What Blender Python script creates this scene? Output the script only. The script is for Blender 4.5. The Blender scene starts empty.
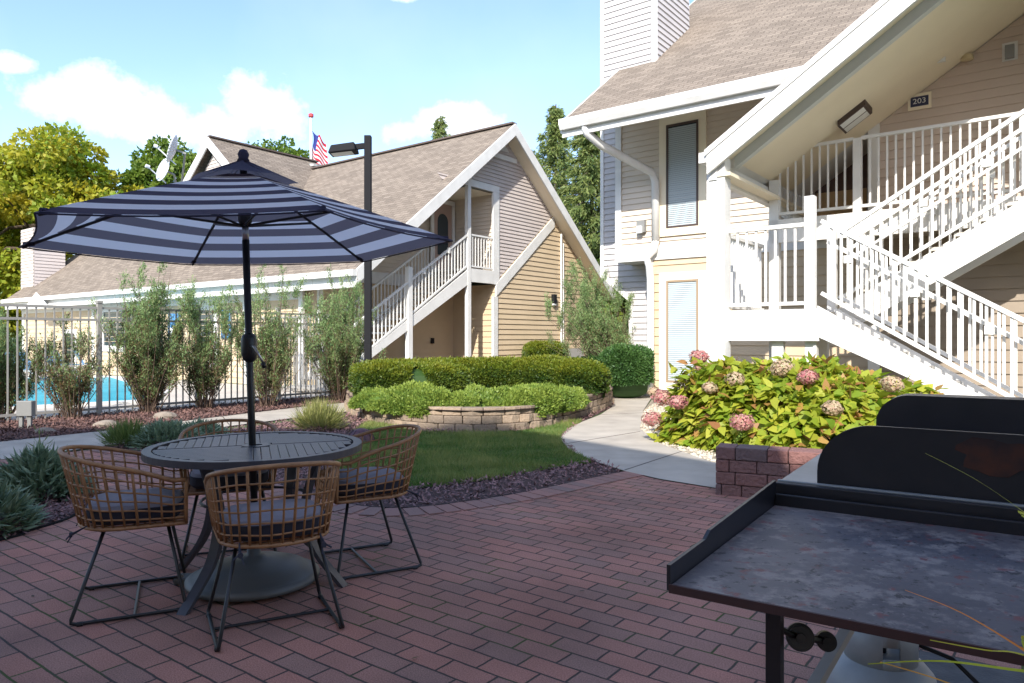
import bpy, math, random
import numpy as np
from mathutils import Vector
R = math.radians
random.seed(7); rng = np.random.default_rng(11)
scene = bpy.context.scene
COL = scene.collection
# ------------------------------------------------------------------ camera
F = 720.0; HOR = 338.0; CAMH = 1.32
cam_d = bpy.data.cameras.new('camera'); cam = bpy.data.objects.new('camera', cam_d); COL.objects.link(cam)
cam.location = (0, 0, CAMH); cam.rotation_euler = (R(90), 0, 0)
cam_d.sensor_width = 36; cam_d.lens = 36*F/1024; cam_d.shift_y = -(341.5-HOR)/1024
cam_d.clip_start = 0.05; cam_d.clip_end = 2000
scene.camera = cam
# ------------------------------------------------------------------ world
SUNEL = 36.0; SX, SY = -0.223, -0.975
w = bpy.data.worlds.new('World'); scene.world = w; w.use_nodes = True
nt = w.node_tree; nt.nodes.clear()
def N(t, **k):
    n = nt.nodes.new(t)
    for a, b in k.items(): setattr(n, a, b)
    return n
out = N('ShaderNodeOutputWorld'); bg = N('ShaderNodeBackground'); bg.inputs[1].default_value = 0.145
sky = N('ShaderNodeTexSky', sky_type='NISHITA'); sky.sun_disc = False
sky.sun_elevation = R(SUNEL); sky.sun_rotation = math.atan2(SX, SY) % (2*math.pi)
sky.air_density = 1.0; sky.dust_density = 1.0; sky.ozone_density = 1.5
tc = N('ShaderNodeTexCoord')
def mth(op, a, b=None, clamp=False):
    n = N('ShaderNodeMath', operation=op); n.use_clamp = clamp
    for i, v in enumerate((a, b)):
        if v is None: continue
        if isinstance(v, (int, float)): n.inputs[i].default_value = v
        else: nt.links.new(v, n.inputs[i])
    return n.outputs[0]
def blob(px, py, wx, wz):
    d = Vector(((px-512)/F, 1, (HOR-py)/F)).normalized()
    s = N('ShaderNodeVectorMath', operation='SUBTRACT'); nt.links.new(tc.outputs['Generated'], s.inputs[0]); s.inputs[1].default_value = d
    m = N('ShaderNodeVectorMath', operation='MULTIPLY'); nt.links.new(s.outputs[0], m.inputs[0]); m.inputs[1].default_value = (F/wx, F/wx, F/wz)
    l = N('ShaderNodeVectorMath', operation='LENGTH'); nt.links.new(m.outputs[0], l.inputs[0])
    return mth('SUBTRACT', 1.0, l.outputs['Value'])
val = None
for b in [(60,98,40,24),(110,100,54,30),(155,116,52,30),(262,108,54,30),(215,128,50,26),(15,64,22,9),(445,122,50,20),(405,132,36,18),(400,-8,20,8),(470,136,40,24),(-160,90,110,40),(1250,60,170,60)]:
    o = blob(*b); val = o if val is None else mth('MAXIMUM', val, o)
nz = N('ShaderNodeTexNoise'); nz.inputs['Scale'].default_value = 13; nz.inputs['Detail'].default_value = 9; nz.inputs['Roughness'].default_value = 0.62
nt.links.new(tc.outputs['Generated'], nz.inputs['Vector'])
v2 = mth('ADD', mth('MULTIPLY', val, 0.75), mth('MULTIPLY', mth('SUBTRACT', nz.outputs['Fac'], 0.5), 2.1))
cm = mth('MULTIPLY', v2, 2.0, True)
wisp = N('ShaderNodeTexNoise'); wisp.inputs['Scale'].default_value = 4; wisp.inputs['Detail'].default_value = 6
nt.links.new(tc.outputs['Generated'], wisp.inputs['Vector'])
cm2 = mth('MAXIMUM', mth('MULTIPLY', cm, 0.9), mth('MULTIPLY', mth('SUBTRACT', wisp.outputs['Fac'], 0.42, True), 0.35, True))
mix = N('ShaderNodeMix', data_type='RGBA'); nt.links.new(cm2, mix.inputs[0]); tint = N('ShaderNodeVectorMath', operation='MULTIPLY'); tint.inputs[1].default_value = (.85, .87, .93); nt.links.new(sky.outputs[0], tint.inputs[0]); nt.links.new(tint.outputs[0], mix.inputs[6]); mix.inputs[7].default_value = (4.1, 4.3, 4.6, 1)
nt.links.new(mix.outputs[2], bg.inputs[0]); nt.links.new(bg.outputs[0], out.inputs[0])
# ------------------------------------------------------------------ sun
sd = bpy.data.lights.new('sun', 'SUN'); sd.energy = 2.85; sd.angle = R(0.5); sd.color = (1, 0.95, 0.87)
so = bpy.data.objects.new('sun', sd); COL.objects.link(so); so.location = (0, -5, 20)
ce = math.cos(R(SUNEL)); SD = Vector((SX*ce, SY*ce, math.sin(R(SUNEL))))
so.rotation_euler = SD.to_track_quat('Z', 'Y').to_euler()
scene.view_settings.view_transform = 'Standard'; scene.view_settings.look = 'None'
scene.view_settings.exposure = 1.40; scene.view_settings.gamma = 1; scene.view_settings.use_curve_mapping = False
scene.render.resolution_x = 1024; scene.render.resolution_y = 683
scene.render.engine = 'CYCLES'
scene.cycles.max_bounces = 12; scene.cycles.diffuse_bounces = 7
# ------------------------------------------------------------------ frames
U = Vector((-0.796, 0.605, 0)).normalized(); V = Vector((0.605, 0.796, 0)).normalized()
def W(a, b, z=0): return U*a + V*b + Vector((0, 0, z))
def G(px, py, z=0.0):
    d = (CAMH-z)*F/(py-HOR); return Vector(((px-512)/F*d, d, z))
def PD(px, py, d): return Vector(((px-512)/F*d, d, CAMH-(py-HOR)*d/F))
# ------------------------------------------------------------------ materials
MATS = {}
def mat(name, c, rough=0.7, metal=0.0, c2=None, nscale=6.0, bump=0.0, bscale=40.0, attr=False, trans=0.0, spec=None, coat=0.0):
    m = bpy.data.materials.new(name); m.use_nodes = True; t = m.node_tree
    p = t.nodes['Principled BSDF']; p.inputs['Roughness'].default_value = rough; p.inputs['Metallic'].default_value = metal
    if spec is not None: p.inputs['Specular IOR Level'].default_value = spec
    if coat: p.inputs['Coat Weight'].default_value = coat
    c4 = (*c, 1); p.inputs['Base Color'].default_value = c4
    col_out = None
    if c2 is not None:
        mx = t.nodes.new('ShaderNodeMix'); mx.data_type = 'RGBA'; mx.inputs[6].default_value = c4; mx.inputs[7].default_value = (*c2, 1)
        if attr:
            a = t.nodes.new('ShaderNodeAttribute'); a.attribute_name = 'rnd'; t.links.new(a.outputs['Fac'], mx.inputs[0])
        else:
            tcn = t.nodes.new('ShaderNodeTexCoord'); nn = t.nodes.new('ShaderNodeTexNoise'); nn.inputs['Scale'].default_value = nscale; nn.inputs['Detail'].default_value = 6
            rp = t.nodes.new('ShaderNodeMapRange'); rp.inputs[1].default_value = 0.32; rp.inputs[2].default_value = 0.68
            t.links.new(tcn.outputs['Object'], nn.inputs['Vector']); t.links.new(nn.outputs['Fac'], rp.inputs[0]); t.links.new(rp.outputs[0], mx.inputs[0])
        t.links.new(mx.outputs[2], p.inputs['Base Color']); col_out = mx.outputs[2]
    if bump:
        tcn = t.nodes.new('ShaderNodeTexCoord'); nn = t.nodes.new('ShaderNodeTexNoise'); nn.inputs['Scale'].default_value = bscale; nn.inputs['Detail'].default_value = 5
        b = t.nodes.new('ShaderNodeBump'); b.inputs['Strength'].default_value = bump; b.inputs['Distance'].default_value = 0.02
        t.links.new(tcn.outputs['Object'], nn.inputs['Vector']); t.links.new(nn.outputs['Fac'], b.inputs['Height']); t.links.new(b.outputs[0], p.inputs['Normal'])
    if trans:
        o = t.nodes['Material Output']; tr = t.nodes.new('ShaderNodeBsdfTranslucent'); ms = t.nodes.new('ShaderNodeMixShader'); ms.inputs[0].default_value = trans
        if col_out: t.links.new(col_out, tr.inputs[0])
        else: tr.inputs[0].default_value = c4
        t.links.new(p.outputs[0], ms.inputs[1]); t.links.new(tr.outputs[0], ms.inputs[2]); t.links.new(ms.outputs[0], o.inputs[0])
    MATS[name] = m; return m
def brickmat(name, cols, bw, bh, mortar, mcol, rough=0.85, msize=0.006, bump=0.6, freq=2, off=0.5, weather=0.35, moss=None, nb=60):
    m = bpy.data.materials.new(name); m.use_nodes = True; t = m.node_tree; L = t.links.new
    p = t.nodes['Principled BSDF']; p.inputs['Roughness'].default_value = rough; p.inputs['Specular IOR Level'].default_value = 0.3
    uv = t.nodes.new('ShaderNodeUVMap'); uv.uv_map = 'UVMap'
    # slight wobble of the joints
    nw = t.nodes.new('ShaderNodeTexNoise'); nw.inputs['Scale'].default_value = 9; L(uv.outputs[0], nw.inputs['Vector'])
    sb = t.nodes.new('ShaderNodeVectorMath'); sb.operation = 'SUBTRACT'; L(nw.outputs['Color'], sb.inputs[0]); sb.inputs[1].default_value = (0.5,)*3
    sc = t.nodes.new('ShaderNodeVectorMath'); sc.operation = 'SCALE'; sc.inputs['Scale'].default_value = min(bh*0.09, 0.012); L(sb.outputs[0], sc.inputs[0])
    ad = t.nodes.new('ShaderNodeVectorMath'); L(uv.outputs[0], ad.inputs[0]); L(sc.outputs[0], ad.inputs[1])
    def brick(c1, c2, bias):
        b = t.nodes.new('ShaderNodeTexBrick'); b.offset = off; b.offset_frequency = freq; b.inputs['Scale'].default_value = 1
        b.inputs['Brick Width'].default_value = bw; b.inputs['Row Height'].default_value = bh; b.inputs['Mortar Size'].default_value = msize; b.inputs['Mortar Smooth'].default_value = 0.3
        b.inputs['Color1'].default_value = (*c1, 1); b.inputs['Color2'].default_value = (*c2, 1); b.inputs['Mortar'].default_value = (*mcol, 1); b.inputs['Bias'].default_value = bias
        L(ad.outputs[0], b.inputs['Vector']); return b
    b1 = brick(cols[0], cols[1], 0.0); 
    n1 = t.nodes.new('ShaderNodeTexNoise'); n1.inputs['Scale'].default_value = 1.3; n1.inputs['Detail'].default_value = 8; L(uv.outputs[0], n1.inputs['Vector'])
    n2 = t.nodes.new('ShaderNodeTexNoise'); n2.inputs['Scale'].default_value = nb*3; n2.inputs['Detail'].default_value = 4; L(uv.outputs[0], n2.inputs['Vector'])
    mr = t.nodes.new('ShaderNodeMapRange'); mr.inputs[1].default_value = 0.3; mr.inputs[2].default_value = 0.7; mr.inputs[3].default_value = 1-weather; mr.inputs[4].default_value = 1+weather; L(n1.outputs['Fac'], mr.inputs[0])
    mr2 = t.nodes.new('ShaderNodeMapRange'); mr2.inputs[1].default_value = 0.3; mr2.inputs[2].default_value = 0.7; mr2.inputs[3].default_value = 0.62; mr2.inputs[4].default_value = 1.38; L(n2.outputs['Fac'], mr2.inputs[0])
    mu = t.nodes.new('ShaderNodeMath'); mu.operation = 'MULTIPLY'; L(mr.outputs[0], mu.inputs[0]); L(mr2.outputs[0], mu.inputs[1])
    vs = t.nodes.new('ShaderNodeVectorMath'); vs.operation = 'SCALE'; L(b1.outputs['Color'], vs.inputs[0]); L(mu.outputs[0], vs.inputs['Scale'])
    colo = vs.outputs[0]
    if moss:
        n3 = t.nodes.new('ShaderNodeTexNoise'); n3.inputs['Scale'].default_value = 2.2; n3.inputs['Detail'].default_value = 6; L(uv.outputs[0], n3.inputs['Vector'])
        m3 = t.nodes.new('ShaderNodeMapRange'); m3.inputs[1].default_value = 0.52; m3.inputs[2].default_value = 0.66; L(n3.outputs['Fac'], m3.inputs[0])
        m4 = t.nodes.new('ShaderNodeMath'); m4.operation = 'MULTIPLY'; L(m3.outputs[0], m4.inputs[0]); L(b1.outputs['Fac'], m4.inputs[1])
        mx = t.nodes.new('ShaderNodeMix'); mx.data_type = 'RGBA'; L(m4.outputs[0], mx.inputs[0]); L(colo, mx.inputs[6]); mx.inputs[7].default_value = (*moss, 1); colo = mx.outputs[2]
    L(colo, p.inputs['Base Color'])
    h = t.nodes.new('ShaderNodeMath'); h.operation = 'MULTIPLY_ADD'; L(b1.outputs['Fac'], h.inputs[0]); h.inputs[1].default_value = -1; 
    hm = t.nodes.new('ShaderNodeMath'); hm.operation = 'MULTIPLY'; L(n2.outputs['Fac'], hm.inputs[0]); hm.inputs[1].default_value = 0.35; L(hm.outputs[0], h.inputs[2])
    bp = t.nodes.new('ShaderNodeBump'); bp.inputs['Strength'].default_value = bump; bp.inputs['Distance'].default_value = 0.012; L(h.outputs[0], bp.inputs['Height']); L(bp.outputs[0], p.inputs['Normal'])
    MATS[name] = m; return m

WHITE = mat('white_trim_paint', (.74,.73,.70), .5, c2=(.65,.64,.61), nscale=3)
SOFFIT = mat('cream_soffit_paint', (.84,.75,.57), .6, c2=(.80,.71,.54), nscale=2)
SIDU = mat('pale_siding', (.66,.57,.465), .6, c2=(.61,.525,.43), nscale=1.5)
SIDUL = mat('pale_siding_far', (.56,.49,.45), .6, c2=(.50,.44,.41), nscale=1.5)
SIDT = mat('tan_siding', (.60,.47,.31), .6, c2=(.55,.43,.28), nscale=1.5)
SIDC = mat('chase_siding', (.52,.49,.48), .6, c2=(.48,.455,.45), nscale=1.5)
ROOF = brickmat('asphalt_shingles', ((.255,.21,.165),(.172,.14,.11)), .30, .13, .01, (.095,.073,.06), rough=.95, msize=.009, bump=.6, weather=.07, nb=16)  # dark course joints also carry the shadow lines of the shingles as colour
PAVE = brickmat('brick_pavers', ((.38,.172,.13),(.27,.155,.125)), .23, .115, .006, (.06,.047,.042), rough=.85, msize=.0055, bump=.9, weather=.26, moss=(.06,.085,.02), nb=60)
BORD = mat('border_paver', (.32,.16,.13), .85, c2=(.20,.13,.115), attr=True, bump=.5, bscale=120)
PLANTB = mat('planter_block', (.23,.11,.095), .9, c2=(.14,.10,.10), attr=True, bump=1.0, bscale=35)
STONE = mat('retaining_block', (.36,.27,.19), .95, c2=(.20,.155,.115), attr=True, bump=1.0, bscale=22)
CONC = mat('concrete', (.47,.42,.35), .9, c2=(.35,.31,.26), nscale=2.2, bump=.25, bscale=180)
DECK = mat('pool_deck', (.52,.47,.40), .9, c2=(.45,.40,.34), nscale=1, bump=.2, bscale=60)
MULCH = mat('mulch_soil', (.10,.055,.05), .95, c2=(.055,.033,.032), nscale=25, bump=1.0, bscale=70)
CHIP = mat('mulch_chips', (.34,.19,.18), .9, c2=(.12,.07,.07), attr=True)
SOIL = mat('grass_soil', (.055,.075,.025), .95, c2=(.10,.085,.04), nscale=5, bump=1.0, bscale=60)
GRAV = mat('gravel_base', (.42,.36,.27), .95, c2=(.22,.18,.13), nscale=45, bump=1.0, bscale=90)
PEB = mat('gravel_pebbles', (.62,.56,.44), .85, c2=(.28,.23,.17), attr=True)
GRASS = mat('grass_blades', (.075,.17,.028), .6, c2=(.32,.33,.10), attr=True, trans=.4)
LAWNM = mat('far_lawn', (.05,.10,.025), .9, c2=(.08,.12,.035), nscale=2, bump=1, bscale=40)
BLACKM = mat('black_metal', (.012,.012,.014), .42, spec=.5)
BLACKP = mat('black_post', (.014,.014,.016), .8, spec=.2)
TABM = mat('charcoal_table_metal', (.05,.05,.062), .38, bump=.08, bscale=400)
BASEM = mat('umbrella_base_plastic', (.105,.105,.10), .45, bump=.1, bscale=200)
RATTAN = mat('rattan', (.36,.18,.075), .55, c2=(.24,.115,.045), nscale=25)
CUSH = mat('cushion_fabric', (.27,.25,.28), .95, c2=(.22,.205,.235), nscale=8, bump=.35, bscale=500)
CUSHD = mat('cushion_underside', (.035,.035,.05), .95)
NAVY = mat('navy_canvas', (.03,.03,.07), .85, trans=.5, bump=.1, bscale=300)
[n for n in NAVY.node_tree.nodes if n.type=='BSDF_TRANSLUCENT'][0].inputs[0].default_value = (.22,.19,.21,1)
STRW = mat('white_canvas', (.84,.84,.87), .85, trans=.5, bump=.1, bscale=300)
CHROME = mat('brushed_metal', (.45,.45,.46), .3, metal=1)
WATER = mat('pool_water', (.01,.27,.36), .35, c2=(.03,.36,.45), nscale=1.2, bump=.12, bscale=5, spec=.02)
WINF = mat('brown_window_frame', (.07,.045,.035), .5)
WINT = mat('tan_window_frame', (.33,.24,.15), .5)
BLIND = mat('window_blind', (.42,.48,.50), .4, coat=.5)
GLASSD = mat('dark_window_glass', (.03,.045,.055), .05, spec=.8)
DOORM = mat('brown_door', (.13,.075,.06), .5)
SIGNM = mat('navy_sign', (.02,.025,.07), .4)
BLUES = mat('blue_sign', (.02,.09,.30), .4, c2=(.1,.3,.5), nscale=9)
LENS = mat('frosted_lens', (.7,.72,.7), .3)
GREYB = mat('grey_box_paint', (.22,.22,.21), .5)
FENCEM = mat('fence_paint', (.29,.275,.25), .5)
DISH = mat('dish_paint', (.62,.64,.68), .4)
BARK = mat('bark', (.12,.085,.06), .95, c2=(.07,.05,.035), nscale=20, bump=1, bscale=30)
TWIG = mat('twigs', (.16,.105,.075), .9, c2=(.09,.06,.045), nscale=20)
def leafmat(n, c, c2, tr=.35, rough=.55): return mat(n, c, rough, c2=c2, attr=True, trans=tr)
MAPLE = leafmat('maple_leaves', (.19,.31,.025), (.55,.44,.035), .5)
GTREE = leafmat('green_leaves', (.08,.16,.02), (.2,.27,.03), .45)
CONI = leafmat('conifer_needles', (.12,.19,.055), (.27,.31,.09), .4)
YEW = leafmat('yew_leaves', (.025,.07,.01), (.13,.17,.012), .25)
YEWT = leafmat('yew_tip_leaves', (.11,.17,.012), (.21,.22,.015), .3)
JUNI = leafmat('juniper_ground_leaves', (.11,.20,.03), (.32,.40,.07), .35)
JUNB = leafmat('juniper_blue_leaves', (.15,.27,.09), (.33,.42,.17), .4)
JUNBR = leafmat('juniper_brown_leaves', (.20,.11,.05), (.10,.12,.05), .25)
BOX = leafmat('boxwood_leaves', (.03,.09,.02), (.09,.18,.04), .25)
HYD = leafmat('hydrangea_leaves', (.20,.33,.025), (.54,.54,.06), .5)
HYDR = leafmat('hydrangea_red_leaves', (.42,.26,.06), (.36,.16,.07), .35)
HYF = leafmat('hydrangea_petals', (.50,.15,.18), (.52,.34,.26), .3)
HYF2 = leafmat('hydrangea_faded_petals', (.55,.36,.26), (.48,.42,.25), .3)
LAMB = leafmat('silver_leaves', (.14,.22,.12), (.28,.35,.22), .2)
LAV = leafmat('green_tuft_leaves', (.10,.17,.04), (.2,.25,.07), .3)
TUFT = leafmat('yellow_tuft_leaves', (.22,.25,.06), (.42,.40,.16), .3)
BLADE = leafmat('ornamental_blade', (.50,.55,.04), (.80,.25,.03), .3)
FLAGR = mat('flag_red', (.55,.02,.04), .8, trans=.3); FLAGW = mat('flag_white', (.75,.75,.75), .8, trans=.3); FLAGB = mat('flag_blue', (.03,.05,.25), .8, trans=.3)
STEEL = mat('griddle_steel', (.14,.118,.115), .52, c2=(.06,.052,.06), nscale=4, bump=.05, bscale=60)
def stain(m, c3, sc, lo, hi, seedv):
    t=m.node_tree; p=t.nodes['Principled BSDF']; L=t.links.new; src=p.inputs['Base Color'].links[0].from_socket
    tcn=t.nodes.new('ShaderNodeTexCoord'); mp=t.nodes.new('ShaderNodeMapping'); mp.inputs['Location'].default_value=seedv; n_=t.nodes.new('ShaderNodeTexNoise'); n_.inputs['Scale'].default_value=sc; n_.inputs['Detail'].default_value=9; n_.inputs['Roughness'].default_value=.7
    L(tcn.outputs['Object'],mp.inputs[0]); L(mp.outputs[0],n_.inputs['Vector']); r_=t.nodes.new('ShaderNodeMapRange'); r_.inputs[1].default_value=lo; r_.inputs[2].default_value=hi; L(n_.outputs['Fac'],r_.inputs[0])
    x=t.nodes.new('ShaderNodeMix'); x.data_type='RGBA'; L(r_.outputs[0],x.inputs[0]); L(src,x.inputs[6]); x.inputs[7].default_value=(*c3,1); L(x.outputs[2],p.inputs['Base Color'])
stain(STEEL,(.21,.175,.16),14,.5,.6,(3,1,0)); stain(STEEL,(.025,.02,.022),40,.57,.62,(7,2,0)); stain(STEEL,(.15,.04,.04),17,.57,.63,(1,8,0)); stain(STEEL,(.24,.21,.19),75,.62,.66,(2,2,5))
GBLACK = mat('griddle_black_paint', (.014,.014,.018), .4, c2=(.022,.02,.024), nscale=9)
GSHELF = mat('grey_shelf_metal', (.30,.31,.31), .4, c2=(.20,.21,.21), nscale=7, metal=.2)
RUST = mat('rust', (.095,.03,.014), .9, c2=(.018,.014,.016), nscale=14)
TANK = mat('tank_paint', (.36,.37,.37), .45, c2=(.28,.29,.29), nscale=9)
MATD = mat('dark_mat', (.05,.052,.056), .9, c2=(.08,.082,.085), nscale=12, bump=.3, bscale=80)
PALE = mat('pale_bar', (.40,.38,.35), .5)
ROCK = mat('rock', (.30,.25,.20), .95, c2=(.17,.14,.11), nscale=7, bump=1, bscale=12)
DOMEM = mat('purple_dome', (.085,.03,.04), .5)

# ------------------------------------------------------------------ object helpers
def setp(o, label=None, cat=None, group=None, kind=None):
    if label: o['label'] = label
    if cat: o['category'] = cat
    if group: o['group'] = group
    if kind: o['kind'] = kind
    return o
def worldloc(o):
    v = Vector((0, 0, 0))
    while o is not None: v += o.location; o = o.parent
    return v
def thing(name, loc, label, cat, group=None, rz=0):
    o = bpy.data.objects.new(name, None); o.empty_display_size = .2; COL.objects.link(o)
    o.location = loc; o.rotation_euler = (0, 0, rz); return setp(o, label, cat, group)
def copy_tree(o, parent=None):
    c = o.copy(); COL.objects.link(c); c.parent = parent
    for ch in [x for x in list(bpy.data.objects) if x.parent == o]: copy_tree(ch, c)
    return c
class MB:
    def __init__(s, T=None): s.v = []; s.f = []; s.m = []; s.uv = []; s.r = []; s.T = T; s.flip = (T is W)
    def face(s, pts, m=0, uvs=None, rnd=0.0, raw=False):
        i = len(s.v)
        for p in pts: s.v.append(tuple(s.T(*p)) if (s.T and not raw) else tuple(p))
        idx = list(range(i, i+len(pts)))
        u = list(uvs) if uvs else [(0, 0)]*len(pts)
        if s.flip: idx.reverse(); u.reverse()
        s.f.append(idx); s.m.append(m); s.uv.append(u); s.r.append(rnd)
    def box(s, x0, x1, y0, y1, z0, z1, m=0, rnd=0.0):
        a, b, c, d = (x0,y0), (x1,y0), (x1,y1), (x0,y1)
        s.prism([a, b, c, d], z0, z1, m, rnd)
    def prism(s, poly, z0, z1, m=0, rnd=0.0):
        n = len(poly)
        s.face([(p[0], p[1], z1) for p in poly], m, [(p[0], p[1]) for p in poly], rnd)
        s.face([(p[0], p[1], z0) for p in reversed(poly)], m, [(p[0], p[1]) for p in reversed(poly)], rnd)
        for i in range(n):
            a, b = poly[i], poly[(i+1) % n]; L = math.hypot(b[0]-a[0], b[1]-a[1])
            s.face([(a[0],a[1],z0),(b[0],b[1],z0),(b[0],b[1],z1),(a[0],a[1],z1)], m, [(0,z0),(L,z0),(L,z1),(0,z1)], rnd)
    def hexa(s, lo, hi, m=0, rnd=0.0):   # two quads of 4 points, lower and upper
        s.face(hi, m, rnd=rnd); s.face(list(reversed(lo)), m, rnd=rnd)
        for i in range(4):
            j = (i+1) % 4; s.face([lo[i], lo[j], hi[j], hi[i]], m, rnd=rnd)
    def beam(s, p, q, wd, h, m=0, up=Vector((0,0,1))):
        p = Vector(s.T(*p)) if s.T else Vector(p); q = Vector(s.T(*q)) if s.T else Vector(q)
        d = (q-p).normalized(); sx = d.cross(up)
        if sx.length < 1e-4: sx = Vector((1,0,0)) if not s.T else U.copy()
        sx.normalize(); sz = sx.cross(d).normalized()
        c = [sx*wd/2*a + sz*h/2*b for a, b in ((-1,-1),(1,-1),(1,1),(-1,1))]
        A = [p+k for k in c]; B = [q+k for k in c]
        fl = s.flip; s.flip = False
        s.face(A[::-1], m, raw=True) if False else s.face(A, m, raw=True); s.face(B[::-1], m, raw=True)
        for i in range(4):
            j = (i+1) % 4; s.face([A[j], A[i], B[i], B[j]], m, raw=True)
        s.flip = fl
    def tube(s, pts, r, n=8, m=0, cap=True):
        P = [Vector(s.T(*p)) if s.T else Vector(p) for p in pts]
        rs = r if isinstance(r, (list, tuple)) else [r]*len(P)
        rings = []; prev = None
        for i, p in enumerate(P):
            d = (P[min(i+1, len(P)-1)] - P[max(i-1, 0)]).normalized()
            if prev is None:
                x = d.orthogonal().normalized()
            else:
                x = (prev - d*prev.dot(d)).normalized()
            prev = x; y = d.cross(x)
            rings.append([p + (x*math.cos(2*math.pi*k/n)+y*math.sin(2*math.pi*k/n))*rs[i] for k in range(n)])
        fl = s.flip; s.flip = False; base = len(s.v)
        for rg in rings: s.v += [tuple(v) for v in rg]
        def add(idx): s.f.append(idx); s.m.append(m); s.uv.append([(0,0)]*len(idx)); s.r.append(0)
        for i in range(len(P)-1):
            for k in range(n):
                k2 = (k+1) % n; add([base+i*n+k, base+i*n+k2, base+(i+1)*n+k2, base+(i+1)*n+k])
        if cap: add([base+k for k in reversed(range(n))]); add([base+(len(P)-1)*n+k for k in range(n)])
        s.flip = fl
    def lathe(s, prof, c=(0,0,0), n=32, m=0):
        base = len(s.v); C = Vector(s.T(*c)) if s.T else Vector(c)
        for (r, z) in prof:
            for k in range(n):
                a = 2*math.pi*k/n; s.v.append((C.x+r*math.cos(a), C.y+r*math.sin(a), C.z+z))
        for i in range(len(prof)-1):
            for k in range(n):
                k2 = (k+1) % n; s.f.append([base+i*n+k, base+i*n+k2, base+(i+1)*n+k2, base+(i+1)*n+k]); s.m.append(m); s.uv.append([(0,0)]*4); s.r.append(0)
    def disc(s, c, nrm, r, th, m=0, n=24):
        c = Vector(c); d = Vector(nrm).normalized(); s.tube([c-d*th/2, c+d*th/2], r, n, m)
    def build(s, name, mats, parent=None, smooth=False, bevel=0.0, loc=None):
        if not isinstance(mats, (list, tuple)): mats = [mats]
        off = worldloc(parent) if parent is not None else (Vector(loc) if loc is not None else Vector((0,0,0)))
        if parent is not None and getattr(s, 'local', False): off = Vector((0,0,0))
        me = bpy.data.meshes.new(name)
        me.from_pydata([(v[0]-off.x, v[1]-off.y, v[2]-off.z) for v in s.v], [], s.f)
        for mm in mats: me.materials.append(mm)
        me.polygons.foreach_set('material_index', s.m)
        uvl = me.uv_layers.new(name='UVMap'); uvl.data.foreach_set('uv', [c for f in s.uv for p in f for c in p])
        at = me.attributes.new('rnd', 'FLOAT', 'FACE'); at.data.foreach_set('value', s.r)
        if smooth: me.polygons.foreach_set('use_smooth', [True]*len(me.polygons))
        me.update()
        o = bpy.data.objects.new(name, me); COL.objects.link(o); o.parent = parent
        if parent is None: o.location = off
        if bevel:
            import bmesh
            bm = bmesh.new(); bm.from_mesh(me); bmesh.ops.remove_doubles(bm, verts=bm.verts, dist=1e-5); bm.to_mesh(me); bm.free()
            b = o.modifiers.new('bevel', 'BEVEL'); b.width = bevel; b.segments = 2; b.limit_method = 'ANGLE'
        return o
def LM():
    m = MB(); m.local = True; return m
def struct(name, m, mats, **k):
    o = m.build(name, mats, **k); o['kind'] = 'structure'; return o
# leaf clouds : numpy
def leafmesh(name, C, D, Nn, L, Wd, rnd, mats, parent=None, midx=None, shape='rhomb', loc=None, fold=0.0):
    """C centres (root), D direction along leaf, Nn side vector, L length, Wd width arrays"""
    n = len(C); D = D/np.linalg.norm(D, axis=1, keepdims=True)
    S = np.cross(D, Nn); S /= np.maximum(np.linalg.norm(S, axis=1, keepdims=True), 1e-6)
    L = np.broadcast_to(L, n)[:, None]; Wd = np.broadcast_to(Wd, n)[:, None]
    off = worldloc(parent) if parent is not None else (Vector(loc) if loc is not None else Vector((0,0,0)))
    C = C - np.array(off)
    N2 = np.cross(S, D)
    if shape == 'rhomb':
        P = np.stack([C, C+D*L*.45+S*Wd*.5-N2*L*fold, C+D*L, C+D*L*.45-S*Wd*.5-N2*L*fold], 1); k = 4
    elif shape == 'tri':
        P = np.stack([C-S*Wd*.5, C+S*Wd*.5, C+D*L], 1); k = 3
    elif shape == 'heart':
        P = np.stack([C, C+D*L*.25+S*Wd*.5+N2*L*fold, C+D*L*.55+S*Wd*.42+N2*L*fold, C+D*L, C+D*L*.55-S*Wd*.42+N2*L*fold, C+D*L*.25-S*Wd*.5+N2*L*fold], 1); k = 6
    me = bpy.data.meshes.new(name)
    me.vertices.add(n*k); me.vertices.foreach_set('co', P.reshape(-1).astype(np.float32))
    me.loops.add(n*k); me.loops.foreach_set('vertex_index', np.arange(n*k, dtype=np.int32))
    me.polygons.add(n); me.polygons.foreach_set('loop_start', np.arange(0, n*k, k, dtype=np.int32)); me.polygons.foreach_set('loop_total', np.full(n, k, np.int32))
    if not isinstance(mats, (list, tuple)): mats = [mats]
    for mm in mats: me.materials.append(mm)
    if midx is not None: me.polygons.foreach_set('material_index', midx.astype(np.int32))
    at = me.attributes.new('rnd', 'FLOAT', 'FACE'); at.data.foreach_set('value', np.asarray(rnd, np.float32))
    me.update(calc_edges=True)
    o = bpy.data.objects.new(name, me); COL.objects.link(o); o.parent = parent
    if parent is None: o.location = off
    return o
def rv(n): 
    v = rng.normal(size=(n, 3)); return v/np.linalg.norm(v, axis=1, keepdims=True)

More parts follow.
